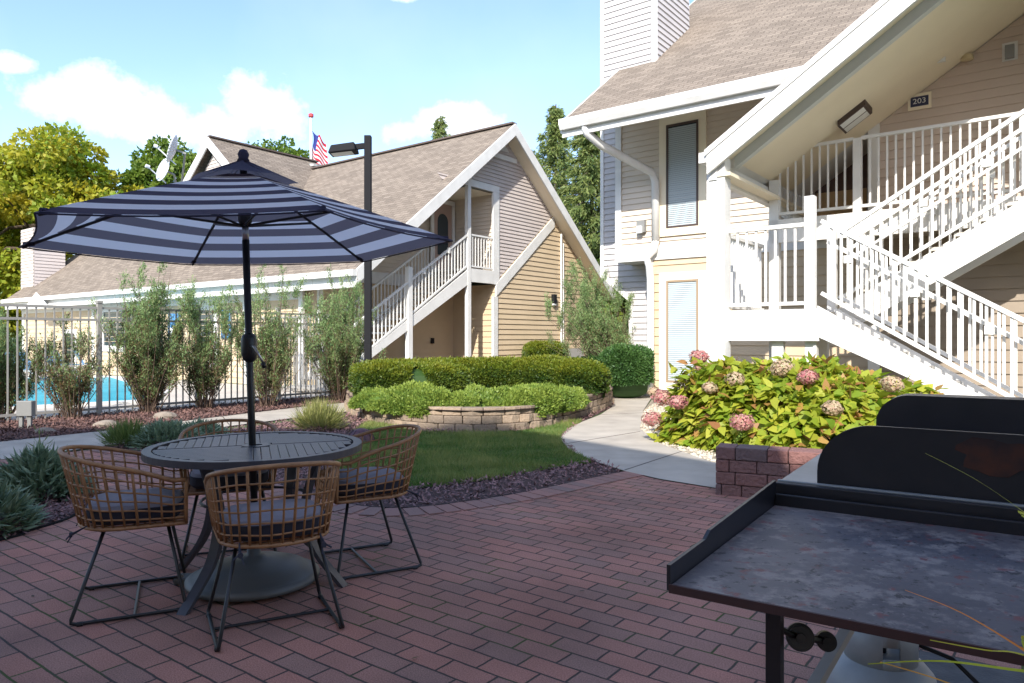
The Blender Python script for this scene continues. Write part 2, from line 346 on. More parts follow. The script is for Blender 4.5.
# ------------------------------------------------------------------ siding
def clip_band(poly, z0, z1):
    def cl(P, z, keep_above):
        o = []
        for i in range(len(P)):
            a, b = P[i], P[(i+1) % len(P)]
            ia = (a[1] >= z) if keep_above else (a[1] <= z); ib = (b[1] >= z) if keep_above else (b[1] <= z)
            if ia: o.append(a)
            if ia != ib:
                t = (z-a[1])/(b[1]-a[1]); o.append((a[0]+(b[0]-a[0])*t, z))
        return o
    P = cl(poly, z0, True)
    return cl(P, z1, False) if len(P) > 2 else []
def siding(mb, polys, fn, course=.12, lap=.024, m=0):
    """fn(s, z, off) -> point in the builder's frame; off = towards the viewer"""
    for poly in polys:
        zs = [p[1] for p in poly]; k = math.floor(min(zs)/course)
        while k*course < max(zs):
            z0, z1 = k*course, (k+1)*course
            P = clip_band(poly, z0, z1)
            if len(P) > 2:
                mb.face([fn(p[0], p[1], lap*(1-(p[1]-z0)/course)) for p in P], m)
                bt = [p for p in P if abs(p[1]-z0) < 1e-6]
                if len(bt) >= 2:
                    a, b = min(bt), max(bt); mb.face([fn(a[0], z0, 0), fn(b[0], z0, 0), fn(b[0], z0, lap), fn(a[0], z0, lap)], m)
            k += 1
def roofplane(mb, p0, p1, p2, p3, th=.16, m=0, under=1):
    """p0,p1 eave; p2,p3 ridge (builder frame); shingle UVs on top"""
    P = [Vector(p) for p in (p0, p1, p2, p3)]
    e = (P[1]-P[0]).normalized()
    up = (P[3]-P[0]); up = (up - e*up.dot(e)).normalized()
    uv = [((p-P[0]).dot(e), (p-P[0]).dot(up)) for p in P]
    mb.face([tuple(p) for p in P], m, uv)
    lo = [tuple(p-Vector((0,0,th))) for p in P]
    mb.face(lo[::-1], under)
    for i in range(4):
        j = (i+1) % 4; mb.face([tuple(P[i]), lo[i], lo[j], tuple(P[j])], under)
def railing(mb, p, q, h, sp=.12, w=.035, bw=.022, bottom=.09, m=0):
    """railing from p to q (floor points in frame), top rail at height h"""
    p = Vector(p); q = Vector(q); Z = Vector((0,0,1))
    mb.beam(p+Z*h, q+Z*h, w*1.3, w, m); mb.beam(p+Z*bottom, q+Z*bottom, w, w*.9, m)
    L = math.hypot(q.x-p.x, q.y-p.y); n = max(1, int(L/sp))
    for i in range(1, n):
        c = p.lerp(q, i/n); mb.beam(c+Z*bottom, c+Z*h, bw, bw, m)
def ground_poly(name, px, z, m, uvscale=1, labelkind='structure', world=None):
    pts = world if world else [G(*p) for p in px]
    me = MB(); 
    import mathutils
    tri = mathutils.geometry.tessellate_polygon([[Vector((p[0], p[1], 0)) for p in pts]])
    for t in tri:
        q = [Vector((pts[i][0], pts[i][1], z)) for i in t]
        if (q[1]-q[0]).cross(q[2]-q[0]).z < 0: q.reverse()
        me.face(q, 0, [(p.dot(U), p.dot(V)) for p in q])
    return struct(name, me, m)
def smoothpx(px, n=6, closed=True):
    pts = [Vector((p[0], p[1])) for p in px]; o = []; N_ = len(pts)
    rngi = range(N_ if closed else N_-1)
    for i in rngi:
        g = lambda k: pts[k % N_] if closed else pts[max(0, min(N_-1, k))]
        p0, p1, p2, p3 = g(i-1), g(i), g(i+1), g(i+2)
        for k in range(n):
            t = k/n
            o.append(.5*((2*p1)+(-p0+p2)*t+(2*p0-5*p1+4*p2-p3)*t*t+(-p0+3*p1-3*p2+p3)*t**3))
    if not closed: o.append(pts[-1])
    return o
def inpoly(X, Y, poly):
    ins = np.zeros(len(X), bool); n = len(poly)
    for i in range(n):
        x1, y1 = poly[i][0], poly[i][1]; x2, y2 = poly[(i+1) % n][0], poly[(i+1) % n][1]
        c = ((y1 > Y) != (y2 > Y)); 
        with np.errstate(divide='ignore', invalid='ignore'): xi = (x2-x1)*(Y-y1)/(y2-y1)+x1
        ins ^= c & (X < xi)
    return ins
def scatter(poly, n, excl=()):
    xs = [p[0] for p in poly]; ys = [p[1] for p in poly]
    X = rng.uniform(min(xs), max(xs), n*3); Y = rng.uniform(min(ys), max(ys), n*3)
    k = inpoly(X, Y, poly)
    for e in excl: k &= ~inpoly(X, Y, e)
    return X[k][:n], Y[k][:n]

def blob_noise(P, s, seed):
    r = np.random.default_rng(seed); o = np.zeros(len(P))
    for k in range(5):
        d = r.normal(size=3); d /= np.linalg.norm(d); o += np.sin(P@d*s*(1+.5*k)+r.uniform(0,6))/(1+.4*k)
    return o/2.2
# ================================================================== GROUND
m = MB(); m.face([(-900,-900,-.004),(900,-900,-.004),(900,900,-.004),(-900,900,-.004)], 0); struct('ground', m, LAWNM)
patio_w = [Vector(p) for p in [(-14,-12,0),(9,-12,0),(9,5.2,0)]] + [G(860,506),G(715,490),G(660,481),G(625,473)]
arc = [(625,473),(580,482),(520,495),(440,507),(390,510),(345,505),(290,490),(235,468),(180,458),(105,449)]
arcw = [G(p.x, p.y) for p in smoothpx(arc, 5, False)]
patio_w += arcw[1:] + [G(0,461), G(-150,478), Vector((-14,7.6,0))]
ground_poly('brick_patio', None, .012, PAVE, world=patio_w)
# soldier course along the arc
m = MB()
def border(m, line, inward, w=.125, L=.25, z=.019):
    acc = [0]
    for i in range(1, len(line)): acc.append(acc[-1]+(line[i]-line[i-1]).length)
    s = 0.0
    while s < acc[-1]-w:
        i = max(k for k in range(len(acc)) if acc[k] <= s); i = min(i, len(line)-2)
        t = (s-acc[i])/(acc[i+1]-acc[i]); p = line[i].lerp(line[i+1], t); d = (line[i+1]-line[i]).normalized(); nn = Vector((-d.y, d.x, 0))*inward
        g = .004; a = p+d*g; b = p+d*(w-g)
        P = [a+nn*.008, b+nn*.008, b+nn*L, a+nn*L]
        if inward < 0: P = P[::-1]
        m.prism([(q.x, q.y) for q in P], 0.0, z+random.uniform(0,.003), 0, random.random()); s += w
border(m, arcw, 1)
struct('paver_border', m, BORD)
m = MB()
for i in range(len(arcw)-1):
    m.beam(arcw[i]+Vector((0,0,.006)), arcw[i+1]+Vector((0,0,.006)), .012, .03)
bed1 = [(-150,482),(0,468),(45,459),(72,465),(86,485),(88,505),(70,520),(30,533),(0,543),(-200,590)]
bed1w = [G(p.x,p.y) for p in smoothpx(bed1, 4)]
for i in range(len(bed1w)):
    a, b = bed1w[i], bed1w[(i+1)%len(bed1w)]; m.beam(a+Vector((0,0,.01)), b+Vector((0,0,.01)), .014, .03)
struct('bed_edging', m, BLACKP)
ground_poly('mulch_bed_near', None, .018, MULCH, world=bed1w)
bed2 = [(105,448),(230,430),(300,420),(352,413),(350,404),(420,396),(600,396),(615,406),(580,423),(560,440),(580,457),(625,472)]
bed2w = [G(*p) for p in bed2[:-1]] + arcw
ground_poly('mulch_bed', None, .004, MULCH, world=bed2w)
lawn = [(372,424),(430,434),(520,432),(580,421),(566,432),(560,441),(572,453),(592,463),(560,468),(500,479),(430,488),(380,490),(345,478),(335,460),(352,436)]
lawnw = [G(p.x,p.y) for p in smoothpx(lawn, 4)]
ground_poly('lawn', None, .010, SOIL, world=lawnw)
walk = [(-200,492),(0,461),(113,446),(230,427),(300,418),(352,412),(420,402),(520,394),(600,393),(640,393),(640,388),(520,386),(420,393),(350,403),(300,408),(200,420),(113,431),(0,443),(-200,466)]
ground_poly('walkway', None, .016, CONC, world=[G(*p) for p in walk])
path = [(560,440),(567,431),(582,423),(600,416),(612,408),(606,399),(602,393),(602,389),(652,389),(652,398),(643,412),(640,430),(660,445),(712,464),(790,480),(900,492),(900,520),(715,490),(660,481),(625,473),(592,462),(570,452)]
ground_poly('concrete_path', None, .020, CONC, world=[G(*p) for p in path])
m = MB()
for a, b in (((562,446),(640,433)),((625,472),(682,453)),((596,416),(642,414)),((113,446),(100,432)),((230,427),(222,417)),((0,461),(-10,444)),((300,418),(296,408)),((604,396),(650,396))):
    pa, pb = G(*a), G(*b); pa.z = pb.z = .0212; m.beam(pa, pb, .012, .003)
struct('path_joints', m, mat('joint_dark', (.09,.08,.07), .9))
grav = [(643,412),(640,430),(660,445),(712,464),(790,480),(900,492),(1200,470),(1200,420),(1000,392),(655,396)]
gravw = [G(*p) for p in grav]
ground_poly('gravel_bed', None, .012, GRAV, world=gravw)
fencem = [(-200,466),(0,443),(113,431),(200,420),(300,408),(350,403),(350,397),(330,397),(0,423),(-200,440)]
fencemw = [G(*p) for p in fencem]
ground_poly('fence_mulch_bed', None, .012, MULCH, world=fencemw)
backm = [(602,389),(520,386),(420,393),(350,403),(350,396),(340,385),(420,380),(540,374),(600,374),(720,376),(720,396),(652,396),(652,389)]
ground_poly('building_mulch_bed', None, .008, MULCH, world=[G(*p) for p in backm])
ground_poly('pool_deck', None, .006, DECK, world=[W(13.0,-6),W(13.0,11.6),W(36,11.6),W(36,-6)])
# pool
pool = [G(-260,424), G(150,402), G(163,392), G(115,377.5), G(-200,381)]
m = MB(); pz = [Vector((p.x,p.y,.014)) for p in pool]; m.face(pz[::-1] if (pz[1]-pz[0]).cross(pz[2]-pz[0]).z < 0 else pz); struct('pool_water', m, WATER)
m = MB()
for i in range(5):
    a, b = pool[i], pool[(i+1)%5]; m.beam(a+Vector((0,0,.02)), b+Vector((0,0,.02)), .28, .06)
struct('pool_coping', m, WHITE)

def chips(name, poly, n, mats, L=(.025,.065), Wd=(.01,.026), excl=(), label=None, z=.02, flat=.5):
    X, Y = scatter(poly, n, excl); n = len(X)
    C = np.stack([X, Y, rng.uniform(z, z+.025, n)], 1)
    D = rv(n); D[:,2] *= flat; Nn = rv(n); Nn[:,2] = np.abs(Nn[:,2])+.8
    o = leafmesh(name, C, D, Nn, rng.uniform(*L, n), rng.uniform(*Wd, n), rng.random(n), mats, shape='rhomb', fold=.1)
    o['kind'] = 'stuff'; o['label'] = label; o['category'] = 'ground cover'; return o
chips('mulch_chips', bed2w, 34000, CHIP, excl=[lawnw], label='reddish purple shredded mulch bordering the lawn')
chips('mulch_chips', bed1w, 14000, CHIP, label='purple brown mulch under the silvery plants at the left patio edge', z=.028)
chips('mulch_chips', fencemw, 26000, mat('fence_chips',(.22,.12,.10),.9,c2=(.09,.05,.045),attr=True), label='red brown mulch strip along the pool fence', z=.022, L=(.03,.08), Wd=(.012,.03))
# pebbles
def pebbles(name, poly, n, label):
    X, Y = scatter(poly, n); m = MB()
    for x, y in zip(X, Y):
        s = random.uniform(.008,.024); a = random.random()*3.14; z = .012
        P = [(x+s*math.cos(a+k*1.2566)*random.uniform(.8,1.3), y+s*math.sin(a+k*1.2566)*random.uniform(.7,1.1)) for k in range(5)]
        r = random.random(); top = (x, y, z+s*.9)
        for k in range(5): m.face([(P[k][0],P[k][1],z),(P[(k+1)%5][0],P[(k+1)%5][1],z),top], 0, rnd=r)
    o = m.build(name, PEB); setp(o, label, 'gravel', kind='stuff')
pebbles('gravel', [G(*p) for p in [(643,412),(640,430),(660,445),(712,464),(760,474),(760,430),(700,410),(655,404)]], 5000, 'pale tan pea gravel spilling around the hydrangea bed')
# grass blades
X, Y = scatter(lawnw, 52000); n = len(X)
D = rng.normal(0, .45, (n,3)); D[:,0]+=.5*np.sin(X*9+Y*5); D[:,1]+=.5*np.sin(Y*11-X*4); D[:,2] = 1; Nn = rng.normal(size=(n,3)); Nn[:,2] = 0
P3=np.stack([X,Y,0*X],1); pt = blob_noise(P3,3.2,5)*1.1+blob_noise(P3,11,6)*.8+blob_noise(P3,28,7)*.5
o = leafmesh('grass', np.stack([X,Y,np.full(n,.008)],1), D, Nn, rng.uniform(.03,.08,n)*(1+.35*np.clip(pt,-1,1)), rng.uniform(.005,.011,n), np.clip(rng.random(n)*.75+.28*pt-.02,0,1), GRASS, shape='tri')
setp(o, 'short green lawn grass between the curved mulch border and the stone wall', 'grass', kind='stuff')
# fallen leaves on patio
X, Y = scatter([Vector((-3,2.5)),Vector((2,3)),Vector((2.2,7)),Vector((-3,6))], 60); n = len(X)
D = rv(n); D[:,2] *= .1; Nn = rv(n)*.2; Nn[:,2] = 1
o = leafmesh('fallen_leaves', np.stack([X,Y,np.full(n,.02)],1), D, Nn, rng.uniform(.02,.04,n), rng.uniform(.01,.02,n), rng.random(n), leafmat('dry_leaf',(.05,.03,.015),(.13,.09,.03)), shape='rhomb')
setp(o, 'tiny dry leaves scattered over the brick patio', 'leaves', kind='stuff')

# ================================================================== REAR BUILDING (behind the camera; shades the patio)
rb = thing('apartment_building', (-6,-8,0), 'tall sided building standing behind the patio', 'building')
m = MB(); m.box(-26,-.35,-13,-4.4,0,7.95); m.build('wall', SIDT, rb)
m = MB(); rz, ez = 12.4, 8.0
RE = (-3.8,-6.35,rz); RW = (-26.5,-6.35,rz)
m.face([(-26.5,-3.4,ez),(-.14,-3.4,ez),RE,RW], 0, [(0,0),(25,0),(22,5),(0,5)])
m.face([(-.14,-3.4,ez),(-.14,-13.3,ez),(-3.8,-10,rz),RE], 0, [(0,0),(9,0),(7,5),(2,5)])
m.face([(-.14,-13.3,ez),(-26.5,-13.3,ez),(-26.5,-10,rz),(-3.8,-10,rz)], 0, [(0,0),(25,0),(25,5),(3,5)])
m.face([RE,(-3.8,-10,rz),(-26.5,-10,rz),RW], 0, [(0,0),(5,0),(5,22),(0,22)])
m.face([(-26.5,-3.4,ez-.02),(-26.5,-13.3,ez-.02),(-.14,-13.3,ez-.02),(-.14,-3.4,ez-.02)], 1)
m.face([(-26.5,-3.4,ez),RW,(-26.5,-10,rz),(-26.5,-13.3,ez)], 1)
m.build('roof', [ROOF, WHITE], rb)
m = MB(); m.box(-.3,8,-12,-4.0,0,6.95); m.build('shade_wing_wall', SIDU, rb)  # unseen wing, added so its shadow covers the griddle and planter wall
m = MB(); m.face([(-.12,-3.25,7),(8.2,-3.25,7),(8.2,-7.2,8.6),(-.12,-7.2,8.6)],0,[(0,0),(9,0),(9,4),(0,4)]); m.face([(8.2,-12.2,7),(-.12,-12.2,7),(-.12,-7.2,8.6),(8.2,-7.2,8.6)],0,[(0,0),(9,0),(9,5),(0,5)]); m.face([(-.12,-3.25,6.99),(-.12,-12.2,6.99),(8.2,-12.2,6.99),(8.2,-3.25,6.99)],1); m.face([(8.2,-3.25,7),(8.2,-12.2,7),(8.2,-7.2,8.6)],1); m.build('shade_wing_roof', [ROOF, WHITE], rb)

# ================================================================== LEFT BUILDING
AR, AW = 13.2, 13.7; RB, RZ = 17.5, 7.84; SL = .79; EB0, EB1 = 11.3, 23.7; EZ = RZ-SL*(RB-EB0)
lb = thing('apartment_building', W(20,15), 'steep gabled tan building with stair porch beyond the pool fence', 'building')
m = MB(W)
roofplane(m, (35.6,EB0,EZ),(AR,EB0,EZ),(AR,RB,RZ),(35.6,RB,RZ), .2)
roofplane(m, (AR,EB1,EZ),(35.6,EB1,EZ),(35.6,RB,RZ),(AR,RB,RZ), .2)
# cross gable
CA = 23.5; CB = 13.5; CZR = 8.3; hw = 4.4; cz = CZR-.84*hw; cb2 = RB
def mz(b): return EZ+SL*(b-EB0)
for sgn in (-1, 1):
    a1 = CA+sgn*hw; bb = EB0+(cz-EZ)/SL
    P = [(CA,CB,CZR),(CA,RB+.6,CZR),(a1,bb,cz+.01),(a1,CB,cz+.01)]
    e = [(0,0),(RB-CB,0),(bb-CB,-hw*1.27),(0,-hw*1.27)]
    m.face(P if sgn > 0 else P[::-1], 0, e if sgn > 0 else e[::-1])
m.build('roof', [ROOF, WHITE], lb)
m = MB(W)  # ridge caps
m.beam((AR,RB,RZ+.02),(CA,RB,RZ+.02),.22,.05); m.beam((CA,CB,CZR+.02),(CA,RB+.6,CZR+.02),.22,.05); m.beam((CA,RB,RZ+.02),(35.6,RB,RZ+.02),.22,.05)
m.build('ridge_cap', mat('ridge_shingle',(.10,.075,.065),.95), lb)
# fascias
m = MB(W)
def rake(m, a, b0, z0, b1, z1, h=.36, t=.05, drop=.0):
    P = [(b0,z0-drop),(b1,z1-drop),(b1,z1-drop-h),(b0,z0-drop-h)]
    lo = [(a-t,p[0],p[1]) for p in P]; hi = [(a,p[0],p[1]) for p in P]; m.hexa(lo, hi)
rake(m, AR-.003, EB0-.02, EZ+.0, RB, RZ+.0); rake(m, AR-.003, RB, RZ, EB1+.02, EZ)
m.build('rake_board', WHITE, lb)
m = MB(W); m.box(AR-.05,35.6,EB0-.16,EB0-.003,EZ-.16,EZ-.01); m.box(AR+.0,35.6,EB0-.002,EB0+.05,EZ-.42,EZ-.2); m.build('gutter', WHITE, lb)
m = MB(W)
for sgn in (-1,1):
    P0 = (CA,CZR); P1 = (CA+sgn*hw, cz)
    lo = [(P0[0],CB-.05,P0[1]),(P1[0],CB-.05,P1[1]),(P1[0],CB-.05,P1[1]-.36),(P0[0],CB-.05,P0[1]-.36)]; hi = [(p[0],CB,p[2]) for p in lo]; m.hexa(lo,hi)
m.build('rake_board', WHITE, lb)
# gable soffits (rake overhang undersides in cream)
m = MB(W)
for b0,b1 in ((EB0,RB),(RB,EB1)):
    z0 = RZ-SL*abs(RB-b0)-.22; z1 = RZ-SL*abs(RB-b1)-.22
    m.face([(AR,b0,z0),(AR,b1,z1),(AW+.1,b1,z1),(AW+.1,b0,z0)])
m.build('soffit', SOFFIT, lb)
# cross gable wall
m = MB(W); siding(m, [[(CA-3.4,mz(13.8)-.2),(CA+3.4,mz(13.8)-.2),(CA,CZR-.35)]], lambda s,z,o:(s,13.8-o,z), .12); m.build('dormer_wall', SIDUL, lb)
def zr(b): return RZ-.22-SL*abs(RB-b)
DB0, DZ0 = 17.17, 3.0   # diagonal trim start
DBX = (RZ-.22+SL*RB-DZ0+SL*DB0)/(2*SL)   # meets right roof line
DZX = DZ0+SL*(DBX-DB0)
m = MB(W)
gf = lambda s,z,o:(AW-o,s,z)
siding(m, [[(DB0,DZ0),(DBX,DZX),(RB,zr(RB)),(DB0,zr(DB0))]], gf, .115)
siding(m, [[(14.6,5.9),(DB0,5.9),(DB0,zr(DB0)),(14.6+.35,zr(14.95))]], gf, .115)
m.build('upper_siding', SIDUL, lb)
m = MB(W)
siding(m, [[(DB0,0),(EB1-.6,0),(EB1-.6,zr(EB1-.6)),(DBX,DZX),(DB0,DZ0)]], gf, .16)
m.build('lower_siding', SIDT, lb)
m = MB(W)
m.hexa([(AW-.05,DB0,DZ0-.05),(AW-.05,DBX+.1,DZX+.03),(AW-.05,DBX+.1,DZX-.35),(AW-.05,DB0,DZ0-.42)],[(AW+.01,DB0,DZ0-.05),(AW+.01,DBX+.1,DZX+.03),(AW+.01,DBX+.1,DZX-.35),(AW+.01,DB0,DZ0-.42)])
m.build('diagonal_trim', WHITE, lb)
m = MB(W); m.box(AW-.045,AW+.03,DB0-.13,DB0+.09,0,DZ0-.42); m.box(AW-.045,AW+.03,DB0-.13,DB0+.16,DZ0-.05,5.75); m.build('corner_board', WHITE, lb)
m = MB(W); m.box(AW-.045,AW+.1,15.75,DB0+.16,5.753,5.95); m.build('porch_beam', WHITE, lb)
# recess walls
m = MB(W); siding(m, [[(11.9,3.15),(DB0,3.15),(DB0,zr(DB0)),(11.9,zr(11.9))]], lambda s,z,o:(15.4-o,s,z), .12)
siding(m, [[(AW,3.33),(15.4,3.33),(15.4,5.9),(AW,5.9)]], lambda s,z,o:(s,DB0-o,z), .12); m.build('porch_siding', SIDU, lb)
m = MB(W); siding(m, [[(11.9,0),(DB0,0),(DB0,2.95),(11.9,2.95)]], lambda s,z,o:(15.4-o,s,z), .17)
siding(m, [[(AW,0),(15.4,0),(15.4,2.95),(AW,2.95)]], lambda s,z,o:(s,DB0-o,z), .17); m.build('porch_lower_siding', SIDT, lb)
m = MB(W); m.box(15.3,15.38,11.9,15.7,2.85,3.18); m.box(15.3,15.38,15.0,15.14,0,2.85); m.box(15.3,15.38,11.85,11.98,0,2.85);m.box(15.3,15.4,12.9,13.05,3.2,3.9); m.build('trim_board', WHITE, lb)
m = MB(W); m.face([(AW,15.8,5.7),(15.4,15.8,5.7),(15.4,DB0,5.7),(AW,DB0,5.7)]); m.build('porch_ceiling', SOFFIT, lb)
# door on the porch
dr = None
m = MB(W); m.box(15.3,15.37,16.15,16.98,3.34,5.5); dr = m.build('door', mat('door_pink',(.42,.30,.25),.6), lb)
m = MB(W)
P = [(16.32,3.9)]+[(16.56+.24*math.cos(t),4.95+.24*math.sin(t)) for t in np.linspace(math.pi,0,9)]+[(16.8,3.9)]
m.face([(15.29,p[0],p[1]) for p in P]); m.build('door_glass', GLASSD, dr)
m = MB(W); m.box(15.27,15.31,16.02,16.15,3.34,5.5); m.box(15.27,15.31,16.98,17.1,3.34,5.5); m.box(15.27,15.31,16.02,17.1,5.502,5.63); m.build('door_trim', WHITE, lb)
m = MB(W); m.lathe([(0,5.45-5.45),(.13,.0),(.15,.12),(.1,.2),(.0,.22)], (14.4,15.75,5.42), 16); m.build('porch_lamp', mat('porch_lamp_glass',(.55,.45,.3),.3), lb)
# landing and stair of the left building
m = MB(W); m.box(AW,15.4,15.9,DB0-.13,3.2,3.33); m.box(AW-.05,AW+.0,15.9,DB0-.13,2.96,3.35); m.box(AW,15.4,15.85,15.9,2.96,3.2); m.build('porch_floor', WHITE, lb)
m = MB(W); m.box(AW-.06,AW+.06,15.84,15.98,0,6.02); m.build('porch_post', WHITE, lb)
m = MB(W); m.box(AW-.08,AW+.05,13.43,13.58,0,3.2); m.build('stair_post', WHITE, lb)
st = MB(W); b_lo = 10.7
n = 18
for k in range(n):
    f = k/n; z = 3.33*(1-(k+1)/n*1.0)+.0; b = 15.9-(15.9-b_lo)*k/n
    st.box(AW+.04,14.86,b-(15.9-b_lo)/n-.03,b,z+.13,z+.18)
stair = st.build('staircase', mat('tread_concrete',(.45,.43,.40),.9), lb)
for a in (AW-.02, 14.86):
    m = MB(W)
    P = [(15.9,3.33),(15.9,2.9),(b_lo,-.0),(b_lo,.12)]
    m.hexa([(a-.03,p[0],p[1]) for p in P],[(a+.03,p[0],p[1]) for p in P]); m.build('stringer', WHITE, stair)
m = MB(W)
slo = 3.33/(15.9-b_lo)
for a in (AW-.02,14.86):
    railing(m, (a,15.84,3.33-.04),(a,b_lo+.4,.4*slo), 1.02, .13, .05, .026, .12)
m.build('railing', WHITE, stair)
m = MB(W); railing(m, (AW,15.98,3.36),(AW,DB0-.13,3.36), .98, .12, .05, .026, .06); m.build('landing_railing', WHITE, lb)
m = MB(W)
for b,z in ((12.6,2.15),(14.0,3.05),(15.0,3.7)): m = MB(W); m.box(AW-.07,AW-.02,b,b+.07,z,z+.16); m.build('rail_bracket', WHITE, stair)
# front wall b=11.85 under the eave, windows
m = MB(W); siding(m, [[(16.0,0),(35.2,0),(35.2,EZ-.15),(16.0,EZ-.15)]], lambda s,z,o:(s,11.85-o,z), .17); m.build('eave_wall', SIDT, lb)
m = MB(W)
for a in (16.0,18.6,24.0,28.4,35.1): m.box(a-.09,a+.09,11.79,11.86,0,EZ-.2)
m.box(16,35.2,11.78,11.84,2.35,2.6); m.build('trim_board', WHITE, lb)
def window(parent, a0, a1, z0, z1, b, fm, blinds=True, trim=.16, tm=WHITE, label=None):
    m = MB(W)
    m.box(a0-trim,a1+trim,b-.045,b-.0,z1,z1+trim); m.box(a0-trim,a1+trim,b-.055,b,z0-trim,z0); m.box(a0-trim,a0,b-.045,b,z0+.001,z1-.001); m.box(a1,a1+trim,b-.045,b,z0+.001,z1-.001)
    wd = m.build('window', tm, parent)
    m = MB(W); t = .045
    m.box(a0,a1,b-.06,b-.02,z1-t,z1); m.box(a0,a1,b-.06,b-.02,z0,z0+t); m.box(a0,a0+t,b-.06,b-.02,z0+t,z1-t); m.box(a1-t,a1,b-.06,b-.02,z0+t,z1-t); m.build('window_frame', fm, wd)
    m = MB(W); m.face([(a0+t,b-.022,z0+t),(a1-t,b-.022,z0+t),(a1-t,b-.022,z1-t),(a0+t,b-.022,z1-t)]); m.build('pane', GLASSD, wd)
    if blinds:
        m = MB(W); z = z0+t+.02
        while z < z1-t-.02:
            m.hexa([(a0+t,b-.045,z-.021),(a1-t,b-.045,z-.021),(a1-t,b-.032,z+.017),(a0+t,b-.032,z+.017)],[(a0+t,b-.047,z-.018),(a1-t,b-.047,z-.018),(a1-t,b-.034,z+.020),(a0+t,b-.034,z+.020)]); z += .042
        m.build('blind', BLIND, wd)
    if label: wd['label'] = label
    return wd
window(lb, 25.0, 27.6, 1.0, 2.3, 11.85, WHITE, False)
window(lb, 20.2, 21.2, 0.6, 2.2, 11.85, WHITE, False)
window(lb, 30.0, 30.9, .2, 1.5, 11.85, WINF, False)
for a0_,a1_,z0_,z1_ in ((22.2,22.9,1.2,2.1),(19.3,19.8,1.3,2.15)):
    m = MB(W); m.box(a0_,a1_,11.78,11.83,z0_,z1_); nb_ = m.build('pool_notice_board', BLUES, lb)
    m = MB(W); m.box(a0_+.1,a1_-.1,11.772,11.778,z0_+.15,z0_+.45); m.build('notice_panel', WHITE, nb_)
m = MB(W); m.box(AW-.14,AW-.02,20.2,20.36,2.5,2.8); fx = m.build('wall_light', BLACKP, lb)
m = MB(W); m.box(AW-.12,AW-.04,20.22,20.34,2.43,2.5); m.build('light_lens', LENS, fx)
m = MB(W); m.tube([(AW-.06,20.75,4.9),(AW-.06,20.75,.5)], .035, 8); m.tube([(AW-.05,20.9,4.6),(AW-.05,20.9,.5)], .02, 6); m.build('conduit_pipe', WHITE, lb)
m = MB(W); m.box(AW-.5,AW-.1,20.6,21.5,.25,.95); m.build('utility_box', PALE, lb)
m = MB(W); m.face([(AW-.03,RB-.36,RZ-.75),(AW-.03,RB+.36,RZ-.75),(AW-.03,RB,RZ-.42)]); m.box(AW-.06,AW-.0,RB-.7,RB+.7,RZ-1.02,RZ-.88); m.build('gable_vent', WHITE, lb)
m = MB(W); m.box(15.33,15.37,16.1,16.22,1.15,1.32); m.build('switch_box', BLACKP, lb)
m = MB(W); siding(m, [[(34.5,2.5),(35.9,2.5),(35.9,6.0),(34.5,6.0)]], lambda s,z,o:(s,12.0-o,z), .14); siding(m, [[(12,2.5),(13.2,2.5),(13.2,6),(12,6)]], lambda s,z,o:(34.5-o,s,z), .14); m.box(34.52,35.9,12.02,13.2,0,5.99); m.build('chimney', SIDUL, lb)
m = MB(W); m.box(15.5,35.2,12.0,23,0,2.9); m.build('inner_wall', SIDT, lb)
# small gabled entry at left end by pool
m = MB(W); m.box(30.6,32.2,11.0,11.7,2.45,2.6); m.face([(30.3,11.0,2.55),(32.5,11.0,2.55),(31.4,11.0,3.1)]); m.build('entry_canopy', WHITE, lb)
m = MB(W); m.tube([(CA-.2,RB+.3,7.5),(CA-.2,RB+.3,8.0)],.2,10); m.lathe([(.0,.14),(.3,.1),(.32,0),(0,0)],(CA-.2,RB+.3,8.0),14); m.build('roof_vent', GREYB, lb)
# dishes
for i,(px,py,d,r) in enumerate(((166,171,21.2,.36),(176,150,20.6,.42))):
    c = PD(px,py,d)
    lab = ('small pale satellite dish, lower of the two beside the far gable','edge-on pale satellite dish, upper of the two beside the far gable')[i]
    base = W(23.5+i*.6,12.7,4.8+.3*i); t = thing('satellite_dish', base, lab, 'satellite dish', 'satellite dishes by the far gable')
    ax = Vector((-.85+.1*i,-.25,.25)).normalized() if i else Vector((-.6,-.75,.25)).normalized()
    m = MB(); x = ax.orthogonal().normalized(); y = ax.cross(x); nr = 5; rings = []
    for k in range(nr+1):
        rr = r*k/nr; rings.append([c+(x*math.cos(a)+y*math.sin(a))*rr+ax*(.25*rr*rr/r) for a in np.linspace(0,2*math.pi,25)[:-1]])
    for k in range(nr):
        for j in range(24):
            j2=(j+1)%24; m.face([rings[k][j],rings[k][j2],rings[k+1][j2],rings[k+1][j]])
    o = m.build('reflector', DISH, t, smooth=True); sm = o.modifiers.new('s','SOLIDIFY'); sm.thickness=.02
    m = MB(); m.tube([c,c-ax*.25,base],.03,8); m.build('mast', GREYB, t)
    m = MB(); m.tube([c-Vector((0,0,r)),c+ax*.55-Vector((0,0,.1))],.018,6); m.disc(c+ax*.55-Vector((0,0,.1)),ax,.05,.1); m.build('feed_arm', DISH, t)

